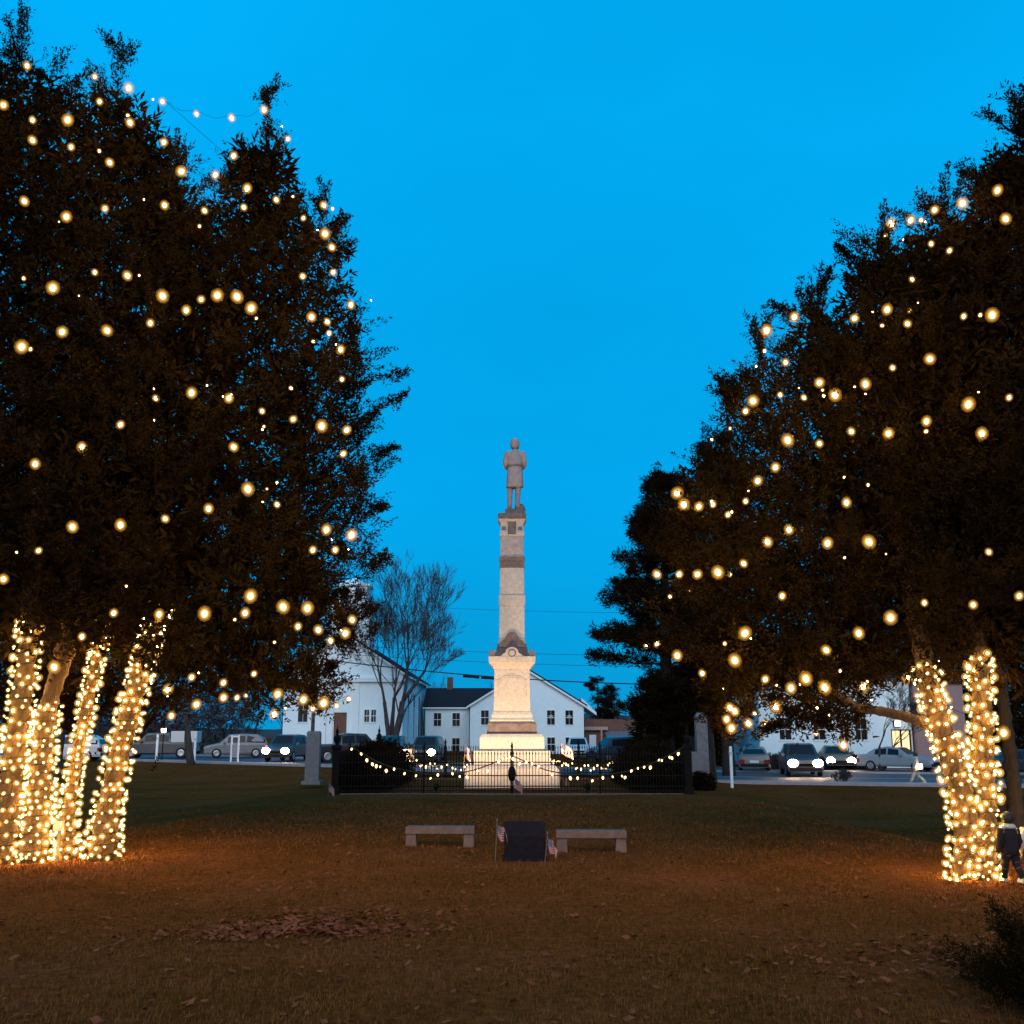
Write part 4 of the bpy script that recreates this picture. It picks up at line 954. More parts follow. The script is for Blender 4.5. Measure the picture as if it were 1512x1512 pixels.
# church
DC = 92.0
ch = empty('white_church', (0, DC, 0), 0, 'white wooden church with pediment and steeple behind the leafless tree', 'church')
c0, c1 = HX(418, DC), HX(594, DC); ce, cp = HZ(992, DC), HZ(936, DC); cm = (c0 + c1) / 2
hole = [(HX(538, DC), HX(545, DC) - .0, HZ(1066, DC), HZ(1048, DC)), (HX(548, DC), HX(555, DC), HZ(1066, DC), HZ(1048, DC)), (HX(493, DC), HX(512, DC), -.4, HZ(1052, DC)), (HX(440, DC), HX(454, DC), HZ(1066, DC), HZ(1030, DC))]
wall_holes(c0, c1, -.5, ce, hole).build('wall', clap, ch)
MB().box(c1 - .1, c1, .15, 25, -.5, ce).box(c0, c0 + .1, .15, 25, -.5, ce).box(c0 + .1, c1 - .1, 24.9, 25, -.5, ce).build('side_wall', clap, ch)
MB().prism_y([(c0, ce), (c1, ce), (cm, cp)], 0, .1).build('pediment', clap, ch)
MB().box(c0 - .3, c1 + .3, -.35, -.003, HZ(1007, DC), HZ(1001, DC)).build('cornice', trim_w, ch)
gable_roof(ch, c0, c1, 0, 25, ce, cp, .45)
for i, h in enumerate(hole):
    if i == 2: continue
    window(ch, *h)
dr = MB().box(hole[2][0], hole[2][1], .1, .16, -.4, hole[2][3]).build('door', brownwall, ch)
MB().box(hole[2][0] + .5, hole[2][0] + .56, .05, .099, .6, .8).build('handle', iron, dr)
for px in (477, 487, 525, 590):
    MB().box(HX(px, DC) - .28, HX(px, DC) + .28, -.12, -.002, -.5, HZ(1007, DC)).build('pilaster', trim_w, ch, bevel=.02)
for k in range(4):
    yy = 4 + k * 5.5
    wq = MB().box(c1 + .002, c1 + .05, yy, yy + 1.3, 1.2, 5.4).build('window', trim_w, ch); MB().box(c1 + .052, c1 + .07, yy + .12, yy + 1.18, 1.3, 5.3).build('pane', pane, wq)
tx = HX(510, DC)
tw = MB().sq([(cp - 2.2, 1.75), (cp + 2.6, 1.75)], tx, 3.0).build('tower', clap, ch)
MB().sq([(cp + 2.6, 1.95), (cp + 2.8, 2.0), (cp + 2.85, 1.4), (cp + 4.4, 1.35), (cp + 4.45, 1.6), (cp + 4.6, 1.6)], tx, 3.0).build('belfry', trim_w, ch)
MB().sq([(cp + 4.6, 1.3), (cp + 5.3, .2)], tx, 3.0).build('tower_cap', trim_w, ch)
for k in (-1, 1): MB().box(tx + k * .6 - .3, tx + k * .6 + .3, 1.42, 1.52, cp + 3.1, cp + 4.2).build('louver', roofm, ch)
# house with the lit door on the right
DB = 72.0
rh = empty('white_house', (0, DB, 0), 0, 'white house with a glowing glass door seen under the lit boughs', 'house')
r0, r1 = HX(1120, DB), HX(1345, DB); re_ = HZ(1000, DB); rzb = -.6
door = (HX(1314, DB), HX(1343, DB), HZ(1111, DB), HZ(1077, DB))
hl = [door] + [(HX(p, DB), HX(p + 17, DB), HZ(1092, DB), HZ(1062, DB)) for p in (1150, 1200, 1262)]
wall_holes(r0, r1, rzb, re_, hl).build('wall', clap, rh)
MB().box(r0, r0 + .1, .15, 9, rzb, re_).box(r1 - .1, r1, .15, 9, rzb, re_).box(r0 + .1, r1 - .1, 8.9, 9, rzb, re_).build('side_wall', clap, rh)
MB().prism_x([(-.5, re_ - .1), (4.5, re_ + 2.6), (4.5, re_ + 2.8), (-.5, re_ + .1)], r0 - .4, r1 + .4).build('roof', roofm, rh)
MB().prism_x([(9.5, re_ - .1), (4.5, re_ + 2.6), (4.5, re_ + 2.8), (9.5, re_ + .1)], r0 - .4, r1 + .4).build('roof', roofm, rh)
for h in hl[1:]: window(rh, *h)
MB().box(r0 + .1, r1 - .1, .3, .34, rzb, re_).build('inner_wall', pane, rh)
dw = MB().box(door[0], door[0] + .08, .02, .1, door[2], door[3]).box(door[1] - .08, door[1], .02, .1, door[2], door[3]).box(door[0] + .08, door[1] - .08, .02, .1, door[3] - .08, door[3]).box((door[0] + door[1]) / 2 - .05, (door[0] + door[1]) / 2 + .05, .02, .1, door[2], door[3] - .08).build('door', iron, rh)
MB().box(door[0] + .08, door[1] - .08, .12, .14, door[2], door[3] - .08).build('pane', yellow_lit, dw)
wl = MB().box(HX(1318, DB), HX(1328, DB), -.2, -.003, HZ(1073, DB), HZ(1064, DB)).build('wall_lamp', iron, rh); MB().box(HX(1319, DB), HX(1327, DB), -.26, -.205, HZ(1072, DB), HZ(1065, DB)).build('lamp_glass', lampglass, wl)
bh = empty('brick_annex', (0, DB - .5, 0), 0, 'pinkish brick end wall beside the glowing glass door', 'building')
MB().box(HX(1347, DB), HX(1420, DB), 0, 7, rzb, HZ(1010, DB)).build('wall', mat('pink_brick', (.30, .19, .18), .9, .25, 12, .3), bh)
MB().box(HX(1345, DB), HX(1422, DB), -.2, 7.2, HZ(1010, DB), HZ(1006, DB)).build('roof', roofm, bh)
hx_ = at(1200, 1120, 69).x
for i, px in enumerate((1148, 1185, 1222, 1258)):
    p = at(px, 1120, 69.5); shrub((p.x, p.y, -.4), .95, .6, .75, 420, ['first', 'second', 'third', 'fourth'][i] + ' dark hedge bush from the pine side under the house with the glowing door', 'hedge_bush', twigm, 60 + i, 'hedge bushes before the house', .16, .03)

# ------------------------------------------------------------------ utility poles and wires
def pole(px, D, ztop, label, arm_z, rad=.15):
    x = at(px, 1090, D).x; p = empty('utility_pole', (x, D, zroad(x)), 0, label, 'utility pole', 'utility poles along the road')
    MB().tube([(0, 0, -.1), (.03, 0, ztop)], [rad, rad * .7], 12).build('pole', wood_pole, p, smooth=True)
    a = MB().box(-1.1, 1.1, -.06, .06, arm_z - .06, arm_z + .06).build('crossarm', wood_pole, p)
    for k in (-.95, -.45, .45, .95): MB().lathe([(arm_z + .06, .03), (arm_z + .12, .06), (arm_z + .2, .03)], k, 0, 8).build('insulator', whitepost, p)
    return x
xa = pole(461, 63.5, 9.2, 'brown utility pole by the road near the shorter granite marker', 8.6, .13)
xb = pole(1076, 66.0, 8.8, 'pale utility pole glimpsed through the boughs beside the taller pillar', 5.1, .12)
def wire(p, q, sag, r, label, cases=()):
    o0 = Vector(p); pts = [Vector(p).lerp(Vector(q), t) + Vector((0, 0, -sag * 4 * t * (1 - t))) - o0 for t in np.linspace(0, 1, 24)]
    e = empty('overhead_wire', o0, 0, label, 'wire', 'overhead wires'); MB().tube(pts, r, 5).build('cable', rubber, e)
    for t in cases:
        k = int(t * 23); a, b = pts[k], pts[k + 1]; MB().tube([a.lerp(b, .1) + Vector((0, 0, -.08)), a.lerp(b, 1.0) + Vector((0, 0, -.08))], .1, 8).build('splice_case', rubber, e)
za, zb = zroad(xa), zroad(xb)
LX = -42.0
wire((LX, 64.5, 7.9), (xa, 63.3, 6.5), .35, .03, 'thick cable coming to the brown pole from the truck side')
wire((xa, 63.3, at(461, 972, 63.5).z), (xb, 65.8, at(1076, 1011, 66).z), .45, .035, 'thick drooping cable with two splice cases passing behind the monument', (.36, .43))
wire((xa, 63.3, at(461, 963, 63.5).z), (xb, 65.8, at(1076, 985, 66).z), .25, .012, 'thin wire just above the thick cable behind the column')
wire((xa, 63.3, at(461, 950, 63.5).z), (xb, 65.8, at(1076, 968, 66).z), .25, .012, 'second thin wire, crossing behind the pedestal cornice')
wire((xa, 63.3, at(461, 888, 63.5).z), (xb, 65.8, at(1076, 905, 66).z), .25, .010, 'uppermost thin wire crossing behind the column shaft')

# ------------------------------------------------------------------ roadside posts
def rpost(px, y0, y1, D, wd, label, name='roadside_post'):
    p = at(px, y1, D); p.z = zroad(p.x) + .12; zt = at(px, y0, D).z - p.z
    e = empty(name, p, 0, label, 'post', 'white roadside posts')
    MB().sq([(-.1, wd), (zt - .05, wd), (zt, wd * .7)]).build('post', whitepost, e, bevel=.01); MB().sq([(zt * .8, wd * 1.25), (zt * .86, wd * 1.25)]).build('reflector_band', lens_off, e)
rpost(231, 1083, 1120, 73.2, .07, 'white roadside post under the bright lamp in front of the truck')
rpost(287, 1085, 1122, 70.2, .07, 'white roadside post between the truck and the silver wagon')
rpost(1081, 1102, 1166, 47.0, .06, 'slim white post on the verge beside the taller granite pillar')
sg = at(346, 1122, 68.5); sg.z = zroad(sg.x) + .12
sgn = empty('sign_frame', sg, 0, 'white two-post sign frame in front of the silver wagon', 'sign')
for s in (-1, 1): MB().box(s * .22 - .05, s * .22 + .05, -.04, .04, -.1, 1.65).build('post', whitepost, sgn, bevel=.008)
MB().box(-.165, .165, -.02, .02, .25, 1.0).build('sign_board', concrete, sgn); MB().box(-.165, .165, -.03, .03, 1.5, 1.6).build('rail', whitepost, sgn)
# street lantern glowing by the truck
sl_p = at(236, 1083, 72); sl_p.z = zroad(sl_p.x) + .12
ln = empty('post_lantern', sl_p, 0, 'small glowing lantern on a post in front of the truck', 'lamp')
hh = at(236, 1079, 72).z - sl_p.z
MB().tube([(.25, 0, -.1), (.25, 0, hh - .12)], .035, 8).build('post', iron, ln); MB().lathe([(hh - .12, .06), (hh - .1, .14), (hh + .14, .18)], .25, 0, 8).build('globe', lampglass, ln, smooth=True); MB().lathe([(hh + .141, .2), (hh + .26, .03)], .25, 0, 8).build('cap', iron, ln)

# ------------------------------------------------------------------ vehicles
def paint(name, c, r=.3): return mat(name, c, r, .03, 2, spec=.5)
KIND = {
 'suv': dict(L=4.6, W=.93, st=[(2.3, .62, .62, .80), (2.25, .82, .82, .86), (1.35, 1.02, 1.02, .88), (1.2, 1.03, 1.06, .86), (.55, 1.04, 1.66, .70), (-.3, 1.05, 1.72, .70), (-1.5, 1.06, 1.68, .69), (-2.05, 1.05, 1.40, .72), (-2.2, 1.0, 1.03, .82), (-2.3, .7, .7, .80)], wh=.36, ax=1.4),
 'sedan': dict(L=4.6, W=.90, st=[(2.3, .55, .55, .76), (2.25, .68, .68, .84), (1.2, .88, .88, .86), (.95, .9, .93, .84), (.25, .92, 1.38, .62), (-.5, .93, 1.43, .62), (-1.15, .94, 1.30, .62), (-1.7, .94, .98, .82), (-2.2, .92, .93, .82), (-2.3, .62, .62, .78)], wh=.32, ax=1.4),
 'van': dict(L=4.9, W=.97, st=[(2.45, .7, .7, .84), (2.4, .95, .95, .9), (1.75, 1.1, 1.12, .9), (1.0, 1.12, 1.82, .76), (-.4, 1.14, 1.9, .78), (-2.1, 1.14, 1.88, .78), (-2.38, 1.1, 1.5, .82), (-2.45, .8, .8, .88)], wh=.35, ax=1.5),
 'pickup': dict(L=5.6, W=.97, st=[(2.8, .7, .7, .86), (2.74, 1.02, 1.02, .9), (1.5, 1.12, 1.12, .92), (1.3, 1.13, 1.16, .9), (.75, 1.14, 1.78, .74), (-.5, 1.14, 1.82, .74), (-.85, 1.14, 1.72, .76), (-.95, 1.12, 1.12, .9), (-2.75, 1.1, 1.1, .9), (-2.8, .7, .7, .88)], wh=.40, ax=1.75),
}
def car(kind, px, D, heading, pm, label, head=False, tail=False, z=None, loc=None):
    k = KIND[kind]; p = at(px, 1100, D); p.z = (zroad(p.x) if z is None else z) + .03
    root = empty('parked_car' if not (head or tail) else 'car', p, heading, label, {'suv': 'car', 'sedan': 'car', 'van': 'van', 'pickup': 'pickup'}[kind], 'vehicles along the road')
    W = k['W']; zb = .28; rings = []
    for x, belt, top, tw in k['st']:
        b2 = max(belt, zb + .2); t2 = max(top, b2 + .012)
        rings.append([(x, -W * .93, zb), (x, -W, zb + .12), (x, -W, b2 - .1), (x, -W * .97, b2), (x, -tw, t2), (x, -tw * .86, t2 + .035), (x, tw * .86, t2 + .035), (x, tw, t2), (x, W * .97, b2), (x, W, b2 - .1), (x, W, zb + .12), (x, W * .93, zb)])
    MB().loft(rings).build('body', pm, root, smooth=False)
    def side(x, fz):
        st = k['st']; 
        for (xa_, ba, ta, wa), (xb_, bb, tb, wb) in zip(st, st[1:]):
            if xb_ <= x <= xa_:
                u = (xa_ - x) / (xa_ - xb_); b = ba + (bb - ba) * u; t = max(ta + (tb - ta) * u, b + .01); w2 = wa + (wb - wa) * u
                return Vector((x, W * .97 + (w2 - W * .97) * fz, b + (t - b) * fz))
    cab = [s for s in k['st'] if s[2] > s[1] + .2]
    xf, xr = cab[0][0], cab[-1][0]; xm1 = (xf + xr) / 2 + .1
    for s in (-1, 1):
        for (xa_, xb_) in ((xf + .12, xm1 + .04), (xm1 - .04, xr + .02)):
            pts = [side(xa_, .12), side(xb_, .12), side(xb_, .86), side(xa_ - .05, .86)]
            o_ = Vector((0, s * .008, .004)); Q = [Vector((q.x, q.y * s, q.z)) + o_ for q in pts]; Q2 = [q + Vector((0, s * .01, .004)) for q in Q]
            MB().add(Q + Q2, [(0, 1, 2, 3), (4, 5, 6, 7), (0, 1, 5, 4), (1, 2, 6, 5), (2, 3, 7, 6), (3, 0, 4, 7)]).build('side_window', pane, root)
        MB().box(xf + .25, xf + .42, s * W * 1.0, s * (W + .16), cab[0][1] + .02, cab[0][1] + .18).build('wing_mirror', pm, root)
    def glass(s0, s1, name):
        a, b = k['st'][s0], k['st'][s1]
        n = Vector((abs(b[2] - a[2]), 0, abs(b[0] - a[0]))); n = Vector((n.x if s1 > s0 else -n.x, 0, n.z)).normalized()
        lo = lambda u: (a[0] + (b[0] - a[0]) * u, a[2] + (b[2] - a[2]) * u + .036, a[3] + (b[3] - a[3]) * u)
        (xa_, za_, wa), (xb_, zb_, wb) = lo(.12), lo(.92)
        Q = [Vector((xa_, -wa * .82, za_)), Vector((xa_, wa * .82, za_)), Vector((xb_, wb * .82, zb_)), Vector((xb_, -wb * .82, zb_))]
        Q = [q + n * .01 for q in Q]; Q2 = [q + n * .014 for q in Q]
        MB().add(Q + Q2, [(0, 1, 2, 3), (4, 5, 6, 7), (0, 1, 5, 4), (1, 2, 6, 5), (2, 3, 7, 6), (3, 0, 4, 7)]).build(name, pane, root)
    i0 = k['st'].index(cab[0]); i1 = k['st'].index(cab[-1])
    glass(i0 - 1, i0, 'windscreen'); glass(i1 + 1, i1, 'rear_window')
    xfr, xre = k['st'][0][0], k['st'][-1][0]; zl = k['st'][1][2] - .1
    for s in (-1, 1):
        for x in (k['ax'], -k['ax']):
            w_ = MB(); r = k['wh']; w_.loft([[(x + rr * math.cos(a), s * yy, r + rr * math.sin(a)) for a in (2 * math.pi * q / 18 for q in range(18))] for rr, yy in ((r * .9, W - .2), (r, W - .17), (r, W - .01), (r * .9, W + .015))])
            t_ = w_.build('wheel', rubber, root)
            MB().loft([[(x + rr * math.cos(a), s * yy, r + rr * math.sin(a)) for a in (2 * math.pi * q / 14 for q in range(14))] for rr, yy in ((r * .62, W + .016), (r * .5, W + .028), (r * .1, W + .02))]).build('rim', rim, t_)
        if head:
            MB().loft([[(xfr + dx, s * W * .70 + .26 * math.cos(a), zl + .2 * math.sin(a)) for a in (2 * math.pi * q / 14 for q in range(14))] for dx in (-.02, .03)]).build('headlight', headlamp, root)
        else: MB().box(xfr - .06, xfr + .015, s * W * .55, s * W * .86, zl - .09, zl + .07).build('headlight', lens_off, root)
        MB().box(xre - .02, xre + .22, s * W * .62, s * W * 1.006, zl - .08, zl + .16).build('tail_light', redlamp if tail else redlens, root)
    MB().box(xfr - .05, xfr + .02, -W * .5, W * .5, zl - .16, zl - .02).build('grille', iron, root); MB().box(xfr - .05, xfr + .04, -W * .9, W * .9, .32, .48).build('front_bumper', rubber, root); MB().box(xre - .04, xre + .05, -W * .9, W * .9, .32, .50).build('rear_bumper', rubber, root)
    MB().box(xre - .022, xre + .02, -.26, .26, .56, .69).build('number_plate', trim_w, root)
    return root
silver = paint('silver_paint', (.17, .16, .16)); wht = paint('white_car_paint', (.55, .52, .50)); blk = paint('black_car_paint', (.012, .012, .014)); dgr = paint('dark_grey_paint', (.03, .03, .036)); paleb = paint('pale_blue_paint', (.45, .55, .6)); navy = paint('navy_paint', (.04, .06, .09)); grn = paint('dark_green_paint', (.02, .035, .03))
car('suv', 104, 73, R(184), wht, 'white sport utility car seen between the lit cedar stems')
tr_ = car('pickup', 235, 79, R(187), dgr, 'dark pickup truck carrying a long white cargo box')
MB().box(-2.85, -.98, -1.0, 1.0, 1.14, 1.95).build('cargo_box', wht, tr_, bevel=.04)
car('suv', 349, 80, R(196), silver, 'silver wagon with red tail lights glowing at its rear', False, True)
car('suv', 425, 72.5, R(262), dgr, 'oncoming dark car with two bright headlights beside the brown utility pole', True)
car('pickup', 520, 70.5, R(20), blk, 'black pickup in shadow behind the fence side, in front of the church')
car('suv', 582, 67.5, R(84), blk, 'dark car with glowing red tail lights at the foot of the leafless tree', False, True)
car('suv', 632, 72, R(264), dgr, 'dark oncoming car with bright headlights just past the leafless tree', True)
car('suv', 853, 92, R(268), paleb, 'pale blue car parked before the gabled white house')
car('van', 916, 84, R(200), navy, 'dark blue van parked before the brown house')
car('sedan', 963, 74, R(250), dgr, 'dark grey car parked behind the pine trunks')
car('sedan', 1112, 66, R(78), silver, 'silver sedan parked tail towards the lawn beside the slim white post')
car('suv', 1180, 60, R(262), dgr, 'oncoming dark car with the brightest headlights, behind the twiggy shrub', True)
car('sedan', 1232, 69.5, R(262), grn, 'farther oncoming dark car with smaller headlights', True)
car('sedan', 1325, 66, R(318), paint('grey_blue_paint', (.20, .25, .28)), 'grey blue sedan parked below the glowing glass door')
car('sedan', 1505, 58, R(10), blk, 'black car at the frame edge behind the leaning bare cedar trunk')

# ------------------------------------------------------------------ people
def person(loc, rz, hgt, label, jm, tm, sm, hm, hood=True, stride=.12, long_hair=False, lantern=False, head_ratio=5.3, sit=0):
    """child-like or adult figure, local +Y forward, scale by height"""
    h = hgt; hr = h / head_ratio / 2
    root = empty('person', loc, rz, label, 'person')
    zs = h - 2 * hr * 1.12; hip = h * .46; sw = h * .115; st_ = stride * h
    v = [(0, 0, hip), (0, 0, hip + (zs - hip) * .5), (0, .0, zs - .03 * h), (0, 0, zs + .02 * h), (0, .01 * h, h - hr * 1.1), (0, .01 * h, h - hr * .55),
         (-.055 * h, 0, hip - .03 * h), (-.06 * h, st_ * .55, hip * .52), (-.06 * h, st_ * .9, .055 * h), (-.062 * h, st_ * .9 + .085 * h, .03 * h),
         (.055 * h, 0, hip - .03 * h), (.06 * h, -st_ * .3, hip * .52), (.06 * h, -st_ * 1.3, .075 * h), (.062 * h, -st_ * 1.3 + .08 * h, .03 * h),
         (-sw, 0, zs - .06 * h), (-sw * 1.5, -.03 * h, zs - .22 * h), (-sw * 1.45, .05 * h, zs - .36 * h), (-sw * 1.4, .08 * h, zs - .41 * h),
         (sw, 0, zs - .06 * h), (sw * 1.5, .02 * h, zs - .22 * h), (sw * 1.45, .1 * h, zs - .35 * h), (sw * 1.4, .13 * h, zs - .39 * h)]
    e = [(0, 1), (1, 2), (2, 3), (3, 4), (4, 5), (0, 6), (6, 7), (7, 8), (8, 9), (0, 10), (10, 11), (11, 12), (12, 13), (2, 14), (14, 15), (15, 16), (16, 17), (2, 18), (18, 19), (19, 20), (20, 21)]
    rd_ = [.078 * h, .08 * h, .075 * h, .038 * h, hr * .78, hr * .6, .06 * h, .045 * h, .034 * h, .026 * h, .06 * h, .045 * h, .034 * h, .026 * h, .045 * h, .036 * h, .026 * h, .018 * h, .045 * h, .036 * h, .026 * h, .018 * h]
    skin_body('body', v, e, rd_, skin, root)
    # hands: five fingers each
    for s, wr in ((-1, v[17]), (1, v[21])):
        hv = [(0, 0, 0), (0, .004 * h, -.028 * h)]; he = [(0, 1)]; hrad = [.014 * h, .017 * h]
        for f_, (fx, ln_) in enumerate(((-.013, .03), (-.005, .036), (.004, .034), (.012, .027))):
            b_ = len(hv); hv += [(fx * h, .004 * h, -.042 * h), (fx * h, .010 * h, -(.042 + ln_ * .6) * h), (fx * h, .020 * h, -(.042 + ln_) * h)]; he += [(1, b_), (b_, b_ + 1), (b_ + 1, b_ + 2)]; hrad += [.0055 * h, .005 * h, .0042 * h]
        b_ = len(hv); hv += [(-s * .02 * h, .012 * h, -.025 * h), (-s * .024 * h, .022 * h, -.042 * h)]; he += [(0, b_), (b_, b_ + 1)]; hrad += [.006 * h, .005 * h]
        skin_body('hand', hv, he, hrad, skin, root, 0, 1, wr)
    # jacket: torso shell and sleeves
    jk = MB().loft([oval(z, rx * h, ry * h, 18, 0, .03, 5) for z, rx, ry in ((hip - .07 * h, .135, .105), (hip, .13, .10), (hip + (zs - hip) * .5, .122, .095), (zs - .07 * h, .128, .088), (zs - .01 * h, .085, .07), (zs + .025 * h, .055, .055))]).build('jacket', jm, root, smooth=True)
    for a_ in ((14, 15, 16), (18, 19, 20)):
        q = [Vector(v[i]) for i in a_]; mb_ = MB(); mb_.tube([q[0] + Vector((0, 0, .02 * h)), q[0].lerp(q[1], .5), q[1], q[1].lerp(q[2], .5), q[2]], [.058 * h, .052 * h, .048 * h, .043 * h, .038 * h], 12, jit=.03); mb_.build('sleeve', jm, root, smooth=True)
    # trousers and shoes
    for a_, hz_ in (((6, 7, 8), 0), ((10, 11, 12), 0)):
        q = [Vector(v[i]) for i in a_]; MB().tube([q[0] + Vector((0, 0, .05 * h)), q[0].lerp(q[1], .5), q[1], q[1].lerp(q[2], .5), q[2]], [.075 * h, .068 * h, .056 * h, .05 * h, .045 * h], 12, jit=.03).build('trouser_leg', tm, root, smooth=True)
    for a_ in ((8, 9), (12, 13)):
        p0, p1 = Vector(v[a_[0]]), Vector(v[a_[1]]); z_ = 0 if a_[0] == 8 else .012 * h
        MB().loft([[(p0.x + x * h, p0.y + y * h, z_ + zz * h) for x, y in ((-.032, -.04), (.032, -.04), (.036, .05), (.025, .11), (-.025, .11), (-.036, .05))] for zz in (0, .02)] + [[(p0.x + x * h, p0.y + y * h, z_ + .055 * h) for x, y in ((-.026, -.036), (.026, -.036), (.028, .03), (.018, .09), (-.018, .09), (-.028, .03))]]).build('shoe', sm, root, bevel=.004 * h)
    # hair and face
    c = h - hr
    hb = MB().loft([[(x, y - hr * .12, z) for x, y, z in oval(c + hr * zz, hr * rr, hr * rr * 1.08, 16)] for zz, rr in ((-.75 if not long_hair else -2.0, .62 if not long_hair else .75), (-.4, .86), (0, .92), (.45, .86), (.8, .58), (1.0, .15))]).build('hair', hm, root, smooth=True)
    for s in (-1, 1):
        MB().lathe([(-.02 * hr, .02 * hr), (0, .12 * hr), (.02 * hr, .02 * hr)], n=8).build('eye', trim_w, root, (s * .3 * hr, hr * .80, c + .02 * hr)).scale = (1, 1, 4)
        MB().lathe([(-.22 * hr, .04 * hr), (0, .12 * hr), (.22 * hr, .06 * hr)], n=8).build('ear', skin, root, (s * .86 * hr, 0, c - .05 * hr))
    MB().loft([[(-.1 * hr, .72 * hr, c + .05 * hr), (.1 * hr, .72 * hr, c + .05 * hr), (0, .80 * hr, c + .1 * hr)], [(-.14 * hr, .74 * hr, c - .25 * hr), (.14 * hr, .74 * hr, c - .25 * hr), (0, 1.0 * hr, c - .2 * hr)]]).build('nose', skin, root)
    MB().box(-.22 * hr, .22 * hr, .70 * hr, .80 * hr, c - .50 * hr, c - .42 * hr).build('mouth', brownwall, root)
    if hood: MB().loft([oval(zs + dz * h, rx * h, rx * h * .85, 18, -.012 * h, .06, 6) for dz, rx in ((-.03, .085), (-.005, .10), (.02, .09), (.035, .06))]).build('collar', fleece, root, smooth=True)
    if lantern:
        l_ = empty('lantern', (loc[0] + .0, loc[1], loc[2]), 0)
    return root
cp_ = gnd(1496, 1303)
person(cp_, R(8), 1.0, 'child in dark jacket with pale fleece collar walking past the lit cedar', jacket, trous, shoem, hairm)
person(at(1532, 1303, cp_.y + .1) * 1, R(-5), 1.02, 'second child in a pale coat with long dark hair, cut off by frame edge', palecloth, trous, shoem, hairm, False, .05, True)
wp = at(1354, 1153, 51.0); wp.z = zroad(wp.x) + .02
wk = person(wp, R(70), 1.45, 'person in pale clothes striding along the road edge below the glowing door', palecloth, palecloth, shoem, hairm, False, .2, head_ratio=7)
lq = wp + Vector((.05, -.32, .82))
lt_ = empty('hand_lantern', lq, 0, 'bright lantern carried by the striding person', 'lantern')
MB().lathe([(-.12, .06), (-.1, .13), (.08, .13), (.12, .07)], n=12).build('glass', lampglass, lt_, smooth=True); MB().lathe([(.121, .08), (.17, .02)], n=12).build('cap', iron, lt_); MB().lathe([(-.17, .14), (-.121, .12)], n=12).build('base', iron, lt_)

# ------------------------------------------------------------------ foreground bush, grass, leaves
fb = gnd(1545, 1500)
q = Crown([((0, 0, 0), (0.1, 0, .72), .5, .7), ((.3, .5, 0), (.4, .5, .82), .5, .7), ((-.05, -.5, 0), (.0, -.45, .5), .5, .8)])
fbr = empty('evergreen_shrub', fb, 0, 'dark evergreen shrub poking into the bottom corner of the lawn', 'shrub')
qq, brf = q.foliage(700, 34, 77, L=(.15, .38), ll=.045, lw=.005, wid=.2, core=500, elev=(0, 35), cl=.06, cw=.008)
link('foliage', quads_mesh('foliage', qq), leafm, fbr); wood('stem', [([Vector((0, 0, -.05)), Vector((0, 0, .3)), Vector((.05, 0, .55))], [.04, .03, .01])], brf, bark_d, fbr)

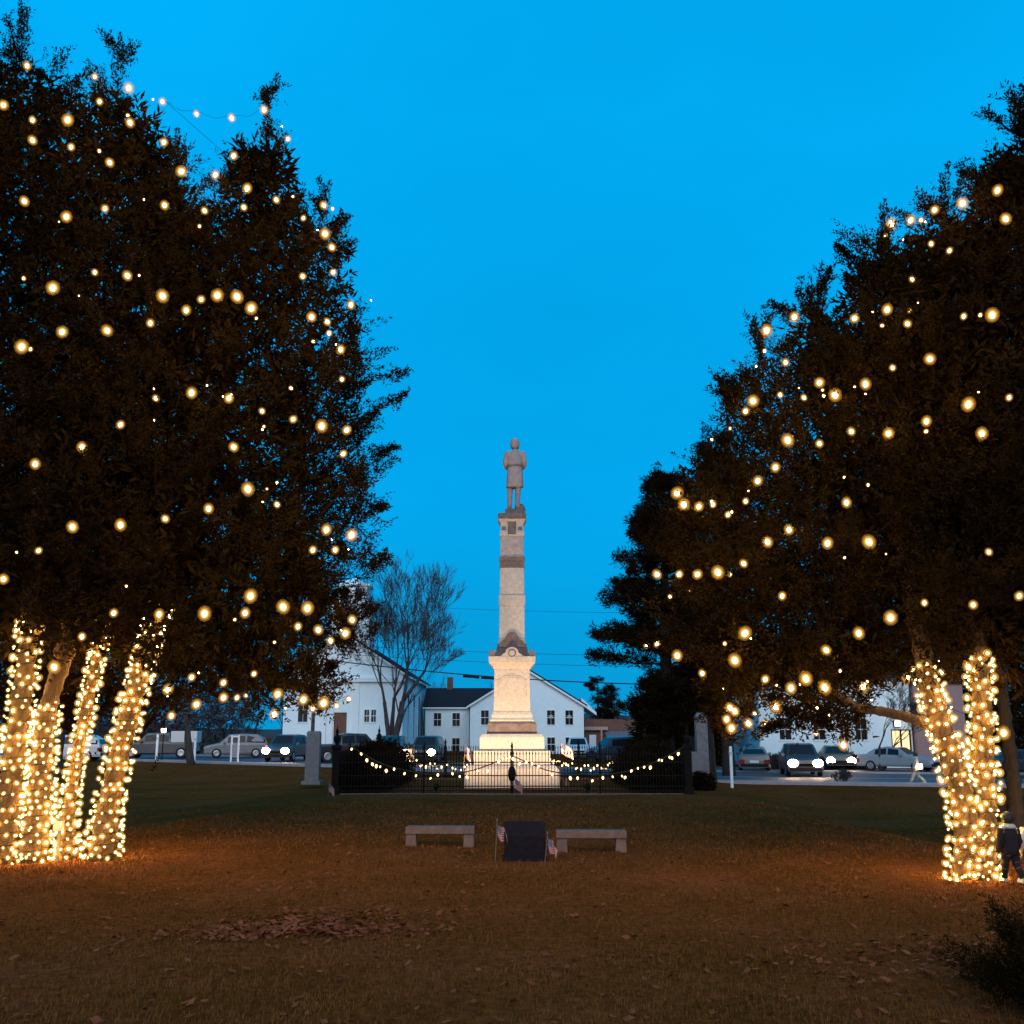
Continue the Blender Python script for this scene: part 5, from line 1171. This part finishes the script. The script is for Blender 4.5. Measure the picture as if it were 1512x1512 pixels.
def scatter_ground(n, ymin, ymax, g, power=1.6):
    u = g.random(n); y = ymin + (ymax - ymin) * u ** power; x = (g.random(n) - .5) * (y * 1.12 + 2.0)
    z = np.array([height(a, b) for a, b in zip(x, y)]); return x, y, z
g = np.random.default_rng(5)
n = 210000
x, y, z = scatter_ground(n, 6.8, 33, g, 1.5)
keep = (np.sin(x * 1.3 + np.sin(y * .9) * 2) * np.cos(y * 1.1 + x * .4) + g.normal(size=n) * .8) > -.75
x, y, z = x[keep], y[keep], z[keep]; n = len(x)
hgt = g.uniform(.015, .048, n); a = g.random(n) * 6.283; lean = g.uniform(.1, .9, n) * hgt; wv = g.uniform(.003, .006, n) * (.6 + y / 14)
dx, dy = np.cos(a), np.sin(a)
b0 = np.stack([x - dy * wv, y + dx * wv, z - .004], 1); b1 = np.stack([x + dy * wv, y - dx * wv, z - .004], 1)
t1 = np.stack([x + dx * lean + dy * wv * .3, y + dy * lean - dx * wv * .3, z + hgt], 1); t0 = np.stack([x + dx * lean - dy * wv * .3, y + dy * lean + dx * wv * .3, z + hgt], 1)
tag(link('grass', quads_mesh('grass', np.stack([b0, b1, t1, t0], 1)), grassm), 'short brown autumn grass over the lawn', 'grass', kind='stuff')
# fallen leaves
def leaves(n, xf, yf, seed):
    g = np.random.default_rng(seed); x, y = xf(g, n), yf(g, n)
    z = np.array([height(a, b) for a, b in zip(x, y)]) + g.uniform(.012, .045, n)
    s = g.uniform(.022, .055, n); a = g.random(n) * 6.283
    d = np.stack([np.cos(a), np.sin(a), g.normal(size=n) * .25], 1); e = np.stack([-np.sin(a), np.cos(a), g.normal(size=n) * .3], 1); c = np.stack([x, y, z], 1)
    s = s[:, None]
    return np.stack([c - d * s, c + e * s * .7 + np.array([0, 0, .006]), c + d * s * 1.2 + np.array([0, 0, .01]), c - e * s * .65], 1)
def yl(g, n): return 7 + 27 * g.random(n) ** 1.5
Lq = leaves(3600, lambda g, n: (g.random(n) - .5) * 22, yl, 1)
pa, pb = gnd(290, 1385), gnd(560, 1352)
def bandx(g, n): t = g.random(n); bandx.t = t; return pa.x + (pb.x - pa.x) * t + g.normal(size=n) * .5
Lb = leaves(560, bandx, lambda g, n: pa.y + (pb.y - pa.y) * bandx.t + g.normal(size=n) * .38 * (.6 + .6 * np.sin(bandx.t * 3.1)), 2)
pc = gnd(480, 1378); Lc = leaves(330, lambda g, n: pc.x + g.normal(size=n) * .55, lambda g, n: pc.y + g.normal(size=n) * .22, 3)
pd = gnd(1400, 1420); Ld = leaves(300, lambda g, n: pd.x + g.normal(size=n) * 1.3, lambda g, n: pd.y + g.normal(size=n) * .6, 4)
tag(link('fallen_leaves', quads_mesh('fallen_leaves', np.concatenate([Lq, Lb, Lc, Ld])), leaf_l), 'dry brown fallen leaves lying on the lawn', 'leaves', kind='stuff')
